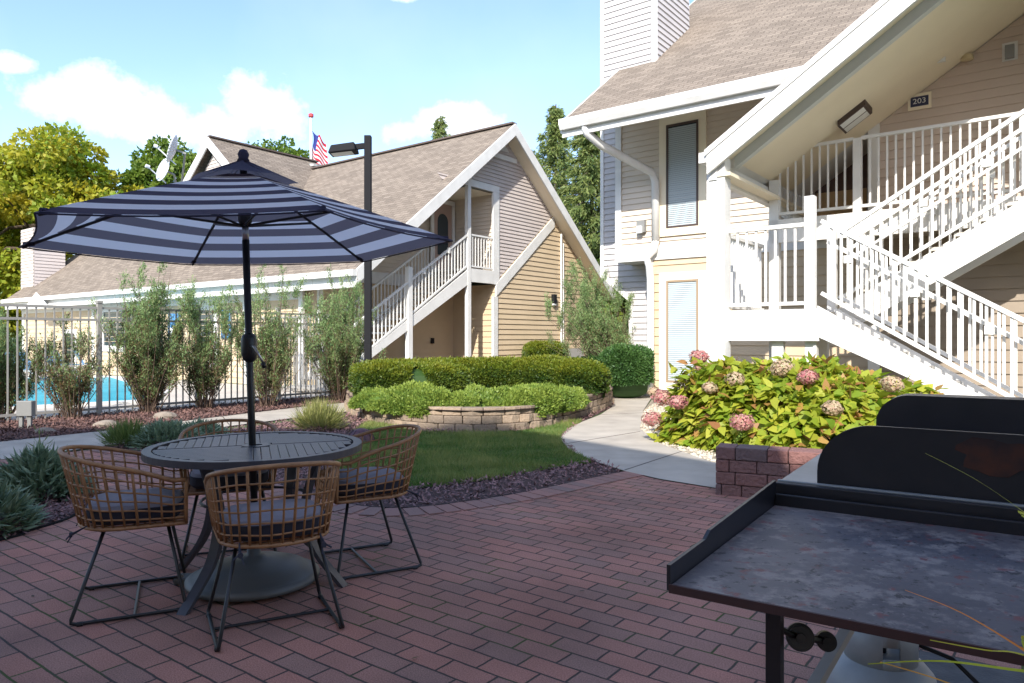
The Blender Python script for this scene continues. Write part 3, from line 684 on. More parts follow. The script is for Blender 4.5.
# ================================================================== RIGHT BUILDING
rbd = thing('apartment_building', W(2,15), 'pale sided building with tall chimney and covered white stairs at the right', 'building')
FB = 14.66; MB0, MZ0, MSL = 12.9, 5.94, .74; RA = 8.46
m = MB(W); rgb_, rgz = 22.5, MZ0+MSL*(22.5-MB0)
roofplane(m, (RA,MB0,MZ0),(1.35,MB0,MZ0),(1.35,rgb_,rgz),(RA,rgb_,rgz), .14); roofplane(m, (1.35,15.6,MZ0+MSL*2.7),(-12,15.6,MZ0+MSL*2.7),(-12,rgb_,rgz),(1.35,rgb_,rgz), .14)
roofplane(m, (-12,32,MZ0),(RA,32,MZ0),(RA,rgb_,rgz),(-12,rgb_,rgz), .14)
# cross gable roof over the stairs
CE, CZ, CS, CR = 4.08, 4.04, .66, -.6; CRZ = CZ+CS*(CE-CR)
roofplane(m, (CE,17.5,CZ),(CE,10.1,CZ),(CR,10.1,CRZ),(CR,17.5,CRZ), .12)
roofplane(m, (2*CR-CE,10.1,CZ),(2*CR-CE,17.5,CZ),(CR,17.5,CRZ),(CR,10.1,CRZ), .12)
m.build('roof', [ROOF, WHITE], rbd)
m = MB(W)   # gutter profile
P = [(MB0-.14,MZ0+.02),(MB0+.0,MZ0+.02),(MB0+.0,MZ0-.2),(MB0-.09,MZ0-.2),(MB0-.14,MZ0-.1)]
for i in range(5):
    a, b = P[i], P[(i+1)%5]; m.face([(RA,a[0],a[1]),(1.4,a[0],a[1]),(1.4,b[0],b[1]),(RA,b[0],b[1])])
m.face([(RA,p[0],p[1]) for p in P]); m.box(1.4,RA-.0,MB0+.003,MB0+.05,MZ0-.34,MZ0-.14)
m.build('gutter', WHITE, rbd)
m = MB(W); h=.25
m.hexa([(RA+.003,MB0,MZ0),(RA+.003,rgb_,rgz),(RA+.003,rgb_,rgz-h),(RA+.003,MB0,MZ0-h)],[(RA+.04,MB0,MZ0),(RA+.04,rgb_,rgz),(RA+.04,rgb_,rgz-h),(RA+.04,MB0,MZ0-h)]); m.build('rake_board', WHITE, rbd)
# walls
ff = lambda s,z,o:(s,FB-o,z)
m = MB(W)
siding(m, [[(2.5,3.35),(8.1,3.35),(8.1,7.0),(2.5,7.0)]], ff, .128)
siding(m, [[(FB,3.05),(22,3.05),(22,12.5),(FB,7.0)]], lambda s,z,o:(8.1+o,s,z), .128); m.build('upper_siding', SIDU, rbd)
m = MB(W); siding(m, [[(2.5,0),(7.3,0),(7.3,3.1),(2.5,3.1)]], ff, .195)
siding(m, [[(FB,0),(22,0),(22,3.1),(FB,3.1)]], lambda s,z,o:(7.3+o,s,z), .195); m.build('lower_siding', SIDT, rbd)
m = MB(W); m.box(2.5,8.13,FB-.05,FB-.002,3.05,3.36); m.box(7.3,8.1,FB,17,3.05,3.1); m.build('band_board', WHITE, rbd)
m = MB(W); m.box(7.98,8.13,FB-.045,FB,3.36,7.0); m.box(7.18,7.33,FB-.045,FB,0,3.05);m.box(5.55,5.75,FB-.045,FB,0,3.05); m.build('corner_board', WHITE, rbd)
window(rbd, 6.12, 6.86, 3.72, 5.98, FB, WINF, True, .17, SIDT and SOFFIT)
window(rbd, 6.12, 6.86, .35, 2.58, FB, WINT, True, .17, WHITE, 'lower window in a tan frame')
# chimney chase
CA0, CA1, CB0, CB1 = 7.5, 8.93, 15.4, 17.3
m = MB(W)
cf = lambda s,z,o:(s,CB0-o,z)
siding(m, [[(CA0,2.9),(CA1,2.9),(CA1,11.0),(CA0,11.0)], [(CA0,2.2),(8.15,2.2),(CA1,2.9),(CA0,2.9)], [(CA0-.3,0),(8.15,0),(8.15,2.2),(CA0-.3,2.2)]], cf, .14)
siding(m, [[(CB0,3),(CB1,3),(CB1,11.0),(CB0,11.0)]], lambda s,z,o:(CA0-o,s,z), .14)
siding(m, [[(CB0,2.9),(CB1,2.9),(CB1,11.0),(CB0,11.0)]], lambda s,z,o:(CA1+o,s,z), .14)
siding(m, [[(CB0,0),(CB1,0),(CB1,2.9),(CB0,2.9)]], lambda s,z,o:(8.15+o,s,z), .14)
m.build('chimney', SIDC, rbd)
m = MB(W)
m.box(CA1-.06,CA1+.03,CB0-.035,CB0+.06,2.9,11); m.box(CA0-.03,CA0+.08,CB0-.035,CB0+.06,3,11); m.box(8.08,8.18,CB0-.035,CB0+.02,0,2.2)
m.hexa([(8.13,CB0-.04,2.15),(CA1+.03,CB0-.04,2.83),(CA1+.03,CB0-.04,2.98),(8.13,CB0-.04,2.3)],[(8.13,CB0-.015,2.15),(CA1+.03,CB0-.015,2.83),(CA1+.03,CB0-.015,2.98),(8.13,CB0-.015,2.3)])
m.box(CA0-.04,CA1+.04,CB0-.04,CB1+.04,11,11.2)
m.build('chimney_trim', WHITE, rbd)
# downspout
m = MB(W)
a = 7.35
m.tube([(7.9,MB0+.0,MZ0-.15),(7.88,MB0+.05,MZ0-.32),(7.7,MB0+.35,MZ0-.55),(7.1,FB-.25,4.95),(7.08,FB-.12,4.75),(7.08,FB-.12,3.45)], .09, 8)
m.tube([(7.08,FB-.12,3.45),(7.1,FB-.16,3.25),(7.25,FB-.2,3.1),(7.22,FB-.14,2.9),(7.2,FB-.12,2.6),(7.2,FB-.12,.45),(7.22,FB-.16,.25),(7.35,FB-.38,.1)], .085, 8); m.build('downspout', WHITE, rbd, smooth=True)
m = MB(W); m.box(7.35,7.55,FB-.12,FB-.02,3.68,3.95); fx = m.build('wall_light', GREYB, rbd)
m = MB(W); m.box(7.4,7.52,FB-.17,FB-.12,3.66,3.82); m.build('light_lens', LENS, fx)
# inner walls around 203
WB = 13.6
m = MB(W); siding(m, [[(-9,3.3),(2.45,3.3),(2.45,4.98),(CR,6.98),(-9,6.98)]], lambda s,z,o:(s,WB-o,z), .15)
siding(m, [[(WB,3.3),(FB,3.3),(FB,5.6),(WB,5.6)]], lambda s,z,o:(2.55+o,s,z), .15); m.build('landing_siding', mat('landing_siding_paint',(.60,.49,.41),.6,c2=(.55,.45,.37),nscale=1.5), rbd)
m = MB(W); siding(m, [[(-9,0),(2.45,0),(2.45,3.0),(-9,3.0)]], lambda s,z,o:(s,WB-o,z), .19); siding(m, [[(WB,0),(FB,0),(FB,3.0),(WB,3.0)]], lambda s,z,o:(2.55+o,s,z), .19); m.build('landing_lower_siding', mat('shaded_tan_siding',(.30,.24,.18),.6,c2=(.26,.21,.16),nscale=2), rbd)  # tan siding in a darker colour, standing in for shade under the walkway
m = MB(W); m.box(2.44,2.62,WB-.05,WB+.1,0,2.95); m.box(2.44,2.62,WB-.05,WB+.1,3.3,5.3); m.build('corner_board', WHITE, rbd)
m = MB(W); m.box(2.8,3.75,FB-.06,FB-.01,3.34,5.5); d = m.build('door', DOORM, rbd); d['label']='dark brown door behind the upper railing'
m = MB(W); m.box(2.84,3.72,FB-.08,FB-.065,3.4,4.1); m.build('door_sun_patch', mat('door_sunlit_tan',(.55,.36,.18),.5), d)  # sunlit patch at the foot of the door, painted as a tan slab
m = MB(W); m.box(4.0,4.15,FB-.06,FB-.01,3.36,5.6); m.box(2.62,4.15,FB-.06,FB-.012,5.5,5.65); m.build('door_trim', WHITE, rbd)
# sign 203
cs = (1.98, WB-.03, 5.42)
def at_wall(px, py, b):
    t = (px-512)/F; d = b/(V.x*t+V.y); a = (U.x*t+U.y)*d; return a, CAMH-(py-HOR)*d/F
sa, sz = at_wall(920, 102, WB)
m = MB(W); m.box(sa-.17,sa+.17,WB-.05,WB-.02,sz-.13,sz+.13); sg = m.build('room_sign', SOFFIT, rbd)
m = MB(W); m.box(sa-.13,sa+.13,WB-.06,WB-.051,sz-.08,sz+.08); m.build('sign_plate', SIGNM, sg)
cu = bpy.data.curves.new('sign_number', 'FONT'); cu.body = '203'; cu.size = .12; cu.align_x='CENTER'; cu.align_y='CENTER'; cu.extrude = .002
tmp = bpy.data.objects.new('tmp', cu); COL.objects.link(tmp); dg = bpy.context.evaluated_depsgraph_get(); me = bpy.data.meshes.new_from_object(tmp.evaluated_get(dg)); bpy.data.objects.remove(tmp)
X = -U; 
for v in me.vertices:
    p = W(sa, WB-.064, sz)+X*v.co.x*1.1+Vector((0,0,1))*v.co.y - V*v.co.z - worldloc(sg); v.co = p
me.materials.clear(); me.materials.append(WHITE); o = bpy.data.objects.new('sign_number', me); COL.objects.link(o); o.parent = sg
sa2, sz2 = at_wall(1010, 52, WB)
m = MB(W); m.box(sa2-.1,sa2+.1,WB-.04,WB-.02,sz2-.14,sz2+.14); fx = m.build('wall_light', WHITE, rbd)
m = MB(W); m.box(sa2-.06,sa2+.06,WB-.12,WB-.041,sz2-.12,sz2+.08); m.build('light_shade', GREYB, fx)
sa3, sz3 = at_wall(968, 62, WB)
m = MB(W); m.lathe([(0,0),(.09,0),(.08,.07),(0,.09)], (sa3,WB-.12,sz3), 16); m.build('emergency_lamp', mat('lamp_yellow',(.6,.5,.3),.4), rbd)
# cross gable rake, beam, ceiling
def zc(a, d=0): return CZ+CS*(CE-a)-d
m = MB(W)
def sl(m, b0, b1, d0, d1, a0=CE, a1=CR):
    m.hexa([(a0,b0,zc(a0,d0)),(a1,b0,zc(a1,d0)),(a1,b0,zc(a1,d1)),(a0,b0,zc(a0,d1))],[(a0,b1,zc(a0,d0)),(a1,b1,zc(a1,d0)),(a1,b1,zc(a1,d1)),(a0,b1,zc(a0,d1))])
sl(m, 10.04, 10.097, -.01, .34, CE+.0); 
sl(m, 10.02, 10.037, -.03, .06, CE+.03)
m.build('rake_board', WHITE, rbd)
m = MB(W); sl(m, 10.1, 10.62, .121, .135, CE-.15); sl(m, 10.75, 13.58, .121, .135, CE-.15); m.build('soffit', SOFFIT, rbd)
m = MB(W); sl(m, 10.625, 10.745, .122, .30, CE-.2); m.build('ceiling_beam', mat('grey_trim',(.55,.57,.55),.5), rbd)
m = MB(W); m.box(CE-.12,CE+.0,10.12,14.6,CZ-.42,CZ-.14); m.build('fascia_board', WHITE, rbd)
m = MB(W); m.box(CE+.003,CE+.13,10.06,14.6,CZ-.16,CZ-.01); m.build('eave_gutter', WHITE, rbd)
m = MB(W); m.box(CE-.32,CE-.125,10.12,14.6,CZ-.38,CZ-.33); m.build('eave_soffit', SOFFIT, rbd)
m = MB(W); 
# right gable wall end filler of the cross gable (out of frame)
rake_pts = None
sl2 = [(2*CR-CE,10.04),(CR,10.04)]
m.hexa([(2*CR-CE,10.04,CZ),(CR,10.04,CRZ),(CR,10.04,CRZ-.34),(2*CR-CE,10.04,CZ-.34)],[(2*CR-CE,10.097,CZ),(CR,10.097,CRZ),(CR,10.097,CRZ-.34),(2*CR-CE,10.097,CZ-.34)]); m.build('rake_board', WHITE, rbd)
# ceiling light
la, lz = at_wall(855, 114, 11.8)
la = CE-(0); 
def ceil_hit(px, py):
    t=(px-512)/F; s=(HOR-py)/F; ua=U.x*t+U.y
    # z = CAMH+s d ; a = ua d ; zc(a,.26)=z
    d=(CZ+CS*CE-.13-CAMH)/(s+CS*ua); return ua*d, (V.x*t+V.y)*d, CAMH+s*d
a_, b_, z_ = ceil_hit(855,114)
m = MB(W); m.hexa([(a_-.2,b_-.27,zc(a_-.2,.22)),(a_+.2,b_-.27,zc(a_+.2,.22)),(a_+.2,b_+.27,zc(a_+.2,.22)),(a_-.2,b_+.27,zc(a_-.2,.22))],[(a_-.2,b_-.27,zc(a_-.2,.13)),(a_+.2,b_-.27,zc(a_+.2,.13)),(a_+.2,b_+.27,zc(a_+.2,.13)),(a_-.2,b_+.27,zc(a_-.2,.13))])
fx = m.build('ceiling_light', WINF, rbd)
m = MB(W)
for q0,q1 in ((-.24,-.015),(.015,.24)):
    m.face([(a_-.17,b_+q0,zc(a_-.17,.225)),(a_+.17,b_+q0,zc(a_+.17,.225)),(a_+.17,b_+q1,zc(a_+.17,.225)),(a_-.17,b_+q1,zc(a_-.17,.225))])
m.build('light_lens', mat('lens_white',(.8,.82,.8),.4), fx)
# posts
m = MB(W); m.box(3.85,4.12,10.14,10.38,0,CZ-.1); m.build('porch_post', WHITE, rbd)
m = MB(W); m.box(3.78,3.94,12.42,12.56,0,4.0); m.build('porch_post', WHITE, rbd)
# upper walkway
m = MB(W); m.box(-9,3.95,12.5,14.6,3.2,3.3); m.build('walkway_floor', CONC, rbd)
m = MB(W); m.box(-9,3.95,12.42,12.498,2.93,3.32); m.build('walkway_fascia', WHITE, rbd)
m = MB(W); railing(m, (3.9,12.48,3.32),(2.62,12.48,3.32), 1.18, .12, .05, .028, .1); railing(m, (2.5,12.48,3.32),(-6,12.48,3.32), 1.18, .12, .05, .028, .1); m.box(2.5,2.62,12.42,12.54,3.32,4.5)
railing(m, (3.92,12.55,3.32),(3.92,14.5,3.32), 1.18, .12, .05, .028, .1)
m.build('walkway_railing', WHITE, rbd)
# mid landing
LZ = 1.70
lnd = MB(W); lnd.box(2.62,4.1,10.36,12.4,LZ-.12,LZ); lnd = lnd.build('stair_landing', CONC, rbd)
m = MB(W); m.box(2.6,4.1,10.3,10.355,LZ-.42,LZ+.02); m.box(4.05,4.1,10.36,12.4,LZ-.42,LZ-.125); m.box(2.6,4.0,12.41,12.46,LZ-.42,LZ+.02); m.build('landing_beam', WHITE, lnd)
for q in ((2.65,2.8,10.38,10.5),(2.95,3.08,12.2,12.33),(3.1,3.26,10.4,10.5)):
    m = MB(W); m.box(*q,0,LZ-.13); m.build('landing_leg', WHITE, lnd)
m = MB(W); railing(m, (3.86,10.33,LZ),(2.78,10.33,LZ), 1.18, .125, .055, .03, .1); railing(m, (4.04,10.4,LZ),(4.04,12.4,LZ), 1.18, .11, .055, .03, .1); m.build('landing_railing', WHITE, lnd)
m = MB(W); m.box(2.65,2.78,10.27,10.4,LZ-.42,LZ+1.56); m.box(2.64,2.76,11.4,11.52,LZ-.42,LZ+1.45);  m.build('newel_post', WHITE, lnd)
# flights
def flight(name, a0, z0, sgn_run, z1, b0, b1, label=None, rise_dir=-1):
    """from landing edge a0,z0 running -a to z1"""
    dz = z1-z0; L = abs(dz)/.607; nst = 9; m = MB(W)
    for k in range(nst):
        f0 = k/nst; zz = z0+dz*(k+(1 if dz > 0 else 1))/nst if dz > 0 else z0+dz*(k+1)/nst
        aa = a0-L*f0
        m.box(aa-L/nst-.03, aa, b0+.05, b1-.05, zz-.05, zz); 
        if dz > 0: m.box(aa-.02,aa-.0,b0+.05,b1-.05,zz-dz/nst,zz-.05)
        else: m.box(aa-.02,aa,b0+.05,b1-.05,zz,zz-dz/nst-.05)
    fl = m.build(name, mat(name+'_tread',(.50,.47,.42),.85), rbd)
    for b in (b0, b1):
        m = MB(W); up, dn = (.06, .36)
        P = [(a0,z0+up),(a0-L,z1+up),(a0-L,z1-dn if dz > 0 else 0.0),(a0,z0-dn)]
        m.hexa([(p[0],b-.025,p[1]) for p in P],[(p[0],b+.025,p[1]) for p in P]); m.build('stringer', WHITE, fl)
        m = MB(W); railing(m, (a0-.05,b,z0+.03),(a0-L,b,z1+.03), 1.18, .125, .055, .032, .2)
        s2 = .1*(1 if b == b0 else -1)
        m.beam((a0-.1,b+s2,z0+.93),(a0-L,b+s2,z1+.93),.035,.045)
        m.build('railing', WHITE, fl)
        m = MB(W)
        for f in (.12,.4,.68,.92):
            aa = a0-L*f; zz = z0+dz*f; m = MB(W); m.box(aa-.1,aa,b-.04,b+.04,zz+.82,zz+.92); m.build('rail_bracket', WHITE, fl)
    return fl
flight('lower_stair_flight', 2.62, LZ, -1, 0.0, 10.33, 11.3)
flight('upper_stair_flight', 2.62, LZ, -1, 3.3, 11.52, 12.36)
m = MB(W); m.box(-12,2.4,WB+.1,30,0,6.4); m.box(2.4,7.2,FB+.05,30,0,6.9); m.build('inner_wall', SIDU, rbd)

# ================================================================== POOL FENCE
FA = 12.76; FBS, FBE = 0.2, 10.6
fn = thing('pool_fence', W(FA,5), 'tall picket fence with double top rails around the pool', 'fence')
posts = np.linspace(FBS, FBE, 7)
for i, b in enumerate(posts):
    m = MB(W); m.box(FA-.035,FA+.035,b-.035,b+.035,0,1.9); m.box(FA-.045,FA+.045,b-.045,b+.045,1.9,1.94); m.build('post', FENCEM, fn)
for i in range(6):
    b0, b1 = posts[i]+.035, posts[i+1]-.035; m = MB(W)
    for z in (1.82,1.62,.14): m.box(FA-.02,FA+.02,b0,b1,z-.02,z+.02)
    nn = int((b1-b0)/.125)
    for k in range(1, nn):
        b = b0+(b1-b0)*k/nn; m.box(FA-.01,FA+.01,b-.01,b+.01,.05,1.8)
    m.build('picket_panel', FENCEM, fn)
fn2 = thing('pool_fence', W(16,10.6), 'short return of the picket fence running back towards the stair porch', 'fence')
m = MB(W)
for z in (1.82,1.62,.14): m.box(FA+.04,16,10.58,10.62,z-.025,z+.025)
for k in range(1,26): a = FA+k*.125; m.box(a-.013,a+.013,10.587,10.613,.05,1.8)
m.build('picket_panel', FENCEM, fn2)

# ================================================================== LAMP POST, FLAG
lp = thing('street_lamp', PD(368,406,14), 'black square lamp post with a shoebox head beside the fence', 'street lamp')
p = PD(368,406,14); p.z = 0
m = MB(); m.box(p.x-.065,p.x+.065,p.y-.065,p.y+.065,0,5.25); m.box(p.x-.15,p.x+.15,p.y-.15,p.y+.15,0,.04); m.build('pole', BLACKP, lp, bevel=.008)
c = PD(347,150,14)
m = MB(); L = lambda x,y,z:(c.x+x,c.y+y,c.z+z)
m.hexa([L(-.33,-.2,-.1),L(.2,-.2,-.04),L(.2,.2,-.04),L(-.33,.2,-.1)],[L(-.28,-.16,.06),L(.17,-.17,.12),L(.17,.17,.12),L(-.28,.16,.06)]); hd = m.build('lamp_head', BLACKP, lp, bevel=.02)
m = MB(); m.face([L(-.28,-.15,-.104),L(.12,-.15,-.058),L(.12,.15,-.058),L(-.28,.15,-.104)]); m.build('lamp_lens', LENS, hd)
m = MB(); m.beam(L(.18,0,.06),(p.x-.07,p.y,c.z+.08),.08,.1); m.build('lamp_arm', BLACKP, lp)
fp = PD(311,118,34); fl = thing('flagpole', (fp.x,fp.y,0), 'white flagpole flying a striped flag behind the roof', 'flagpole')
m = MB(); m.tube([(fp.x,fp.y,0),(fp.x,fp.y,fp.z)],.06,8); m.build('pole', WHITE, fl)
m = MB(); m.lathe([(0,-.12),(.12,-.05),(.12,.08),(0,.14)],(fp.x,fp.y,fp.z+.1),12); m.build('finial', mat('finial_red',(.5,.05,.05),.4), fl)
m = MB(); nx, nz_ = 14, 13; fw, fh = 1.5, 2.3
def fpnt(i,j):
    u=i/nx; v=j/nz_; x=.06+fw*.45*u+.05*math.sin(v*6+u*5); z=fp.z-.6-fh*.55*v-.95*u*(.6+.6*v)-.08*math.sin(u*9); y=.12*math.sin(u*8+v*2)
    return (fp.x+x, fp.y+y, z)
for i in range(nx):
    for j in range(nz_):
        mi = 2 if (i < 5 and j < 7) else (0 if j%2==0 else 1)
        m.face([fpnt(i,j),fpnt(i+1,j),fpnt(i+1,j+1),fpnt(i,j+1)], mi)
m.build('flag', [FLAGR,FLAGW,FLAGB], fl, smooth=True)

# ================================================================== VEGETATION
def tree(kind, base, h, rx, rz, mats, label, cat='tree', group=None, n=14000, ls=.22, seed=1, trunk_h=.35, cz=None, frac=None, par=None, nb=9):
    t = thing(kind, base, label, cat, group); base = Vector(base); r = np.random.default_rng(seed)
    m = MB(); tr = .03*h; top = base+Vector((0,0,h*.75))
    m.tube([base, base+Vector((.1,0,h*.3)), base+Vector((0,.1,h*.55)), top],[tr,tr*.7,tr*.4,tr*.12],8)
    c = base+Vector((0,0,cz if cz else h-rz)); ends=[]
    for k in range(nb):
        a = k*2.4; z0 = h*(trunk_h+.35*k/nb); e = c+Vector((math.cos(a)*rx*.65, math.sin(a)*rx*.65, r.uniform(-.3,.5)*rz)); s = base+Vector((0,0,z0))
        m.tube([s, s.lerp(e,.5)+Vector((0,0,.05*h)), e],[tr*.4,tr*.22,tr*.05],6)
    m.build('trunk', BARK, t)
    # clumps
    nc = 150; d = r.normal(size=(nc,3)); d /= np.linalg.norm(d,axis=1,keepdims=True); rad = r.uniform(.35,1,nc)**.5
    cc = np.array(c)+d*rad[:,None]*np.array([rx,rx,rz])*(1+.12*blob_noise(d,3,seed))[:,None]
    cs = r.uniform(.14,.26,nc)*rx
    idx = r.integers(0,nc,n); q = r.normal(size=(n,3)); q /= np.linalg.norm(q,axis=1,keepdims=True)
    P = cc[idx]+q*(cs[idx]*r.uniform(.55,1,n)**.6)[:,None]*np.array([1,1,.75])
    D = q+r.normal(size=(n,3))*.6; D[:,2] -= .3
    crnd = r.random(nc)
    leafmesh('crown', P, D, q+r.normal(size=(n,3))*.7, ls*r.uniform(.7,1.3,n), ls*.8*r.uniform(.7,1.2,n), np.clip(crnd[idx]*.7+r.random(n)*.4-.05,0,1), mats, t)
    return t
tree('maple_tree', PD(45,380,36)*1.0-Vector((0,0,PD(45,380,36).z)), 11.2, 5.2, 5.4, MAPLE, 'broad yellow green maple turning orange at the far left', n=60000, ls=.24, seed=3, cz=6.0)
tree('maple_tree', Vector((-34,44,0)), 10.5, 5.5, 5.0, MAPLE, 'second yellowing maple at the left frame edge', n=14000, ls=.42, seed=9, cz=6)
for i,(px,py,d,rr,lab) in enumerate(((170,141,40,2.3,'round green tree behind the satellite dishes'),(268,139,48,3.2,'green treetop showing over the long ridge'),(285,146,52,2.6,'smaller green treetop right of the first one over the ridge'),)):
    c = PD(px,py,d); tree('leafy_tree', (c.x,c.y,0), c.z, rr, rr*1.2, GTREE, lab, n=16000, ls=.24, seed=20+i, group='green trees behind the far building')
def conifer(base, h, r0, label, seed, n=26000, group=None, droop=.5, mt=CONI):
    t = thing('spruce_tree', base, label, 'tree', group); base = Vector(base); r = np.random.default_rng(seed); m = MB()
    m.tube([base, base+Vector((0,0,h))],[h*.018,.02],8); P=[];D=[]; nbr = int(h*9); per = n//nbr
    for k in range(nbr):
        f = .08+.92*k/nbr; z = h*f; L = r0*(1-f)**.8*r.uniform(.45,1.2)+.2; a = k*2.39996+r.uniform(-.3,.3)
        dx = Vector((math.cos(a),math.sin(a),0)); s = base+Vector((0,0,z)); mid = s+dx*L*.5+Vector((0,0,.02*L)); e = s+dx*L+Vector((0,0,-droop*L*.35))
        m.tube([s,mid,e],[.03,.02,.006],4,cap=False)
        u = r.uniform(.12,1,per)[:,None]; S_,M_,E_=map(np.array,(s,mid,e)); c = S_*(1-u)**2+2*M_*u*(1-u)+E_*u**2
        side = np.array([-dx.y,dx.x,0]); c = c+side*r.normal(0,.12*L+.05,(per,1))*(1.1-u)+r.normal(0,.05,(per,3)); c[:,2] -= np.abs(r.normal(0,.22,per))
        P.append(c); dd = np.tile(np.array([dx.x*.6,dx.y*.6,-.55]),(per,1))+r.normal(0,.4,(per,3)); D.append(dd)
    m.build('trunk', BARK, t); P=np.vstack(P);D=np.vstack(D);n=len(P)
    leafmesh('crown', P, D, r.normal(size=(n,3)), r.uniform(.16,.32,n), r.uniform(.04,.08,n), r.random(n), mt, t)
c = PD(592,84,33); conifer((c.x,c.y,0), c.z-.8, 3.6, 'tall dark spruce rising between the two buildings', 5, 42000, 'spruces behind the buildings')
c = PD(556,104,37); conifer((c.x,c.y,0), c.z, 3.0, 'thin topped spruce left of the tallest one', 6, 26000, 'spruces behind the buildings')
c = PD(534,150,42); conifer((c.x,c.y,0), c.z, 2.6, 'lowest spruce just over the far gable', 8, 16000, 'spruces behind the buildings')
c = PD(440,120,44); conifer((c.x,c.y,0), c.z+.3, 2.4, 'pale conifer tip above the long shingle roof', 12, 12000, 'spruces behind the buildings')
# low far greens
for i,(px,d,h,r_) in enumerate(((618,29,4.2,2.2),(600,40,7,3.5),(-40,40,8,4))):
    p = PD(px,338,d); tree('leafy_tree', (p.x,p.y,0), h, r_, h*.45, GTREE, ('low green tree seen between the two buildings','taller green tree deeper between the two buildings','green tree past the left edge')[i], n=9000, ls=.28, seed=40+i, trunk_h=.15)

def hedge(name, path, wd, h, mats, label, cat, n=26000, ls=.035, seed=1, z0=0.0, round_=.5, amp=.04, group=None, tip=None, cut=.8, loc=None, lift=.0, flop=0.0, core=.93):
    """hedge following a world path; superellipse section"""
    r = np.random.default_rng(seed); path = [Vector(p) for p in path]; acc=[0]
    for i in range(1,len(path)): acc.append(acc[-1]+(path[i]-path[i-1]).length)
    T = acc[-1]; tot = T+wd
    s = r.uniform(-wd/2, T+wd/2, n); th = r.uniform(-.25, math.pi+.25, n)
    sc = np.clip(s,0,T); seg = np.clip(np.searchsorted(acc, sc, side='right')-1, 0, len(path)-2)
    A = np.array([tuple(p) for p in path]); ac=np.array(acc); t=(sc-ac[seg])/(ac[seg+1]-ac[seg]); C = A[seg]*(1-t[:,None])+A[seg+1]*t[:,None]
    Dr = A[seg+1]-A[seg]; Dr/=np.linalg.norm(Dr,axis=1,keepdims=True); Nr = np.stack([-Dr[:,1],Dr[:,0],np.zeros(n)],1)
    over = np.abs(s-sc)/(wd/2); endf = np.sqrt(np.clip(1-over**2,0,1))
    e = round_; cx=np.cos(th); cz=np.sin(th); X = np.sign(cx)*np.abs(cx)**e*wd/2*endf; Z=np.sign(cz)*np.abs(cz)**e*(h*.55); Z=np.where(cz>0,Z,Z)*(.55+.45*endf)
    P = C+Nr*X[:,None]+Dr*((s-sc))[:,None]; P[:,2] = z0+h*.45+Z
    nz = blob_noise(P,2.2,seed); nz2 = blob_noise(P,9,seed+1)
    Nm = Nr*cx[:,None]+np.array([0,0,1])*cz[:,None]+Dr*(np.sign(s-sc)*over*.8)[:,None]; Nm/=np.linalg.norm(Nm,axis=1,keepdims=True)
    P = P+Nm*(amp*nz+amp*.5*nz2+r.normal(0,ls*.5,n))[:,None]
    P[:,2] = np.maximum(P[:,2], z0+.02)
    D = Nm+r.normal(0,.65,(n,3)); D[:,2]+=lift
    rn = np.clip(.5+.35*nz2+r.normal(0,.25,n),0,1)
    mi = None
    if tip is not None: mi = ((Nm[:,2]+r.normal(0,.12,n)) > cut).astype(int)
    o = leafmesh(name, P, D, r.normal(size=(n,3)), ls*r.uniform(.7,1.5,n), ls*.55*r.uniform(.7,1.3,n), rn, mats if tip is None else [mats,tip], midx=mi, loc=path[0])
    # dense inner body
    m = MB(); S_=18; rings=[]
    for i in range(0, 25):
        s_ = -wd*.40+(T+wd*.8)*i/24; q=min(max(s_,0),T); k=min(max([j for j in range(len(acc)) if acc[j]<=q]),len(path)-2); tt=(q-acc[k])/(acc[k+1]-acc[k]); cpt=path[k].lerp(path[k+1],tt); dr=(path[k+1]-path[k]).normalized(); nr=Vector((-dr.y,dr.x,0)); ov=min(1,abs(s_-q)/(wd/2)); ef=math.sqrt(max(0,1-ov*ov))*.9
        rings.append([cpt+dr*(s_-q)+nr*(math.copysign(abs(math.cos(a))**e,math.cos(a))*wd/2*ef*core)+Vector((0,0,z0+h*.45+math.copysign(abs(math.sin(a))**e,math.sin(a))*h*.5*(.5+.5*ef)*(core/.93))) for a in np.linspace(0,2*math.pi,S_+1)[:-1]])
    for i in range(24):
        for j in range(S_):
            j2=(j+1)%S_; m.face([rings[i][j],rings[i][j2],rings[i+1][j2],rings[i+1][j]], 0, rnd=.1)
    m.build('inner_twigs', mats, o, smooth=True)
    return setp(o, label, cat, group)
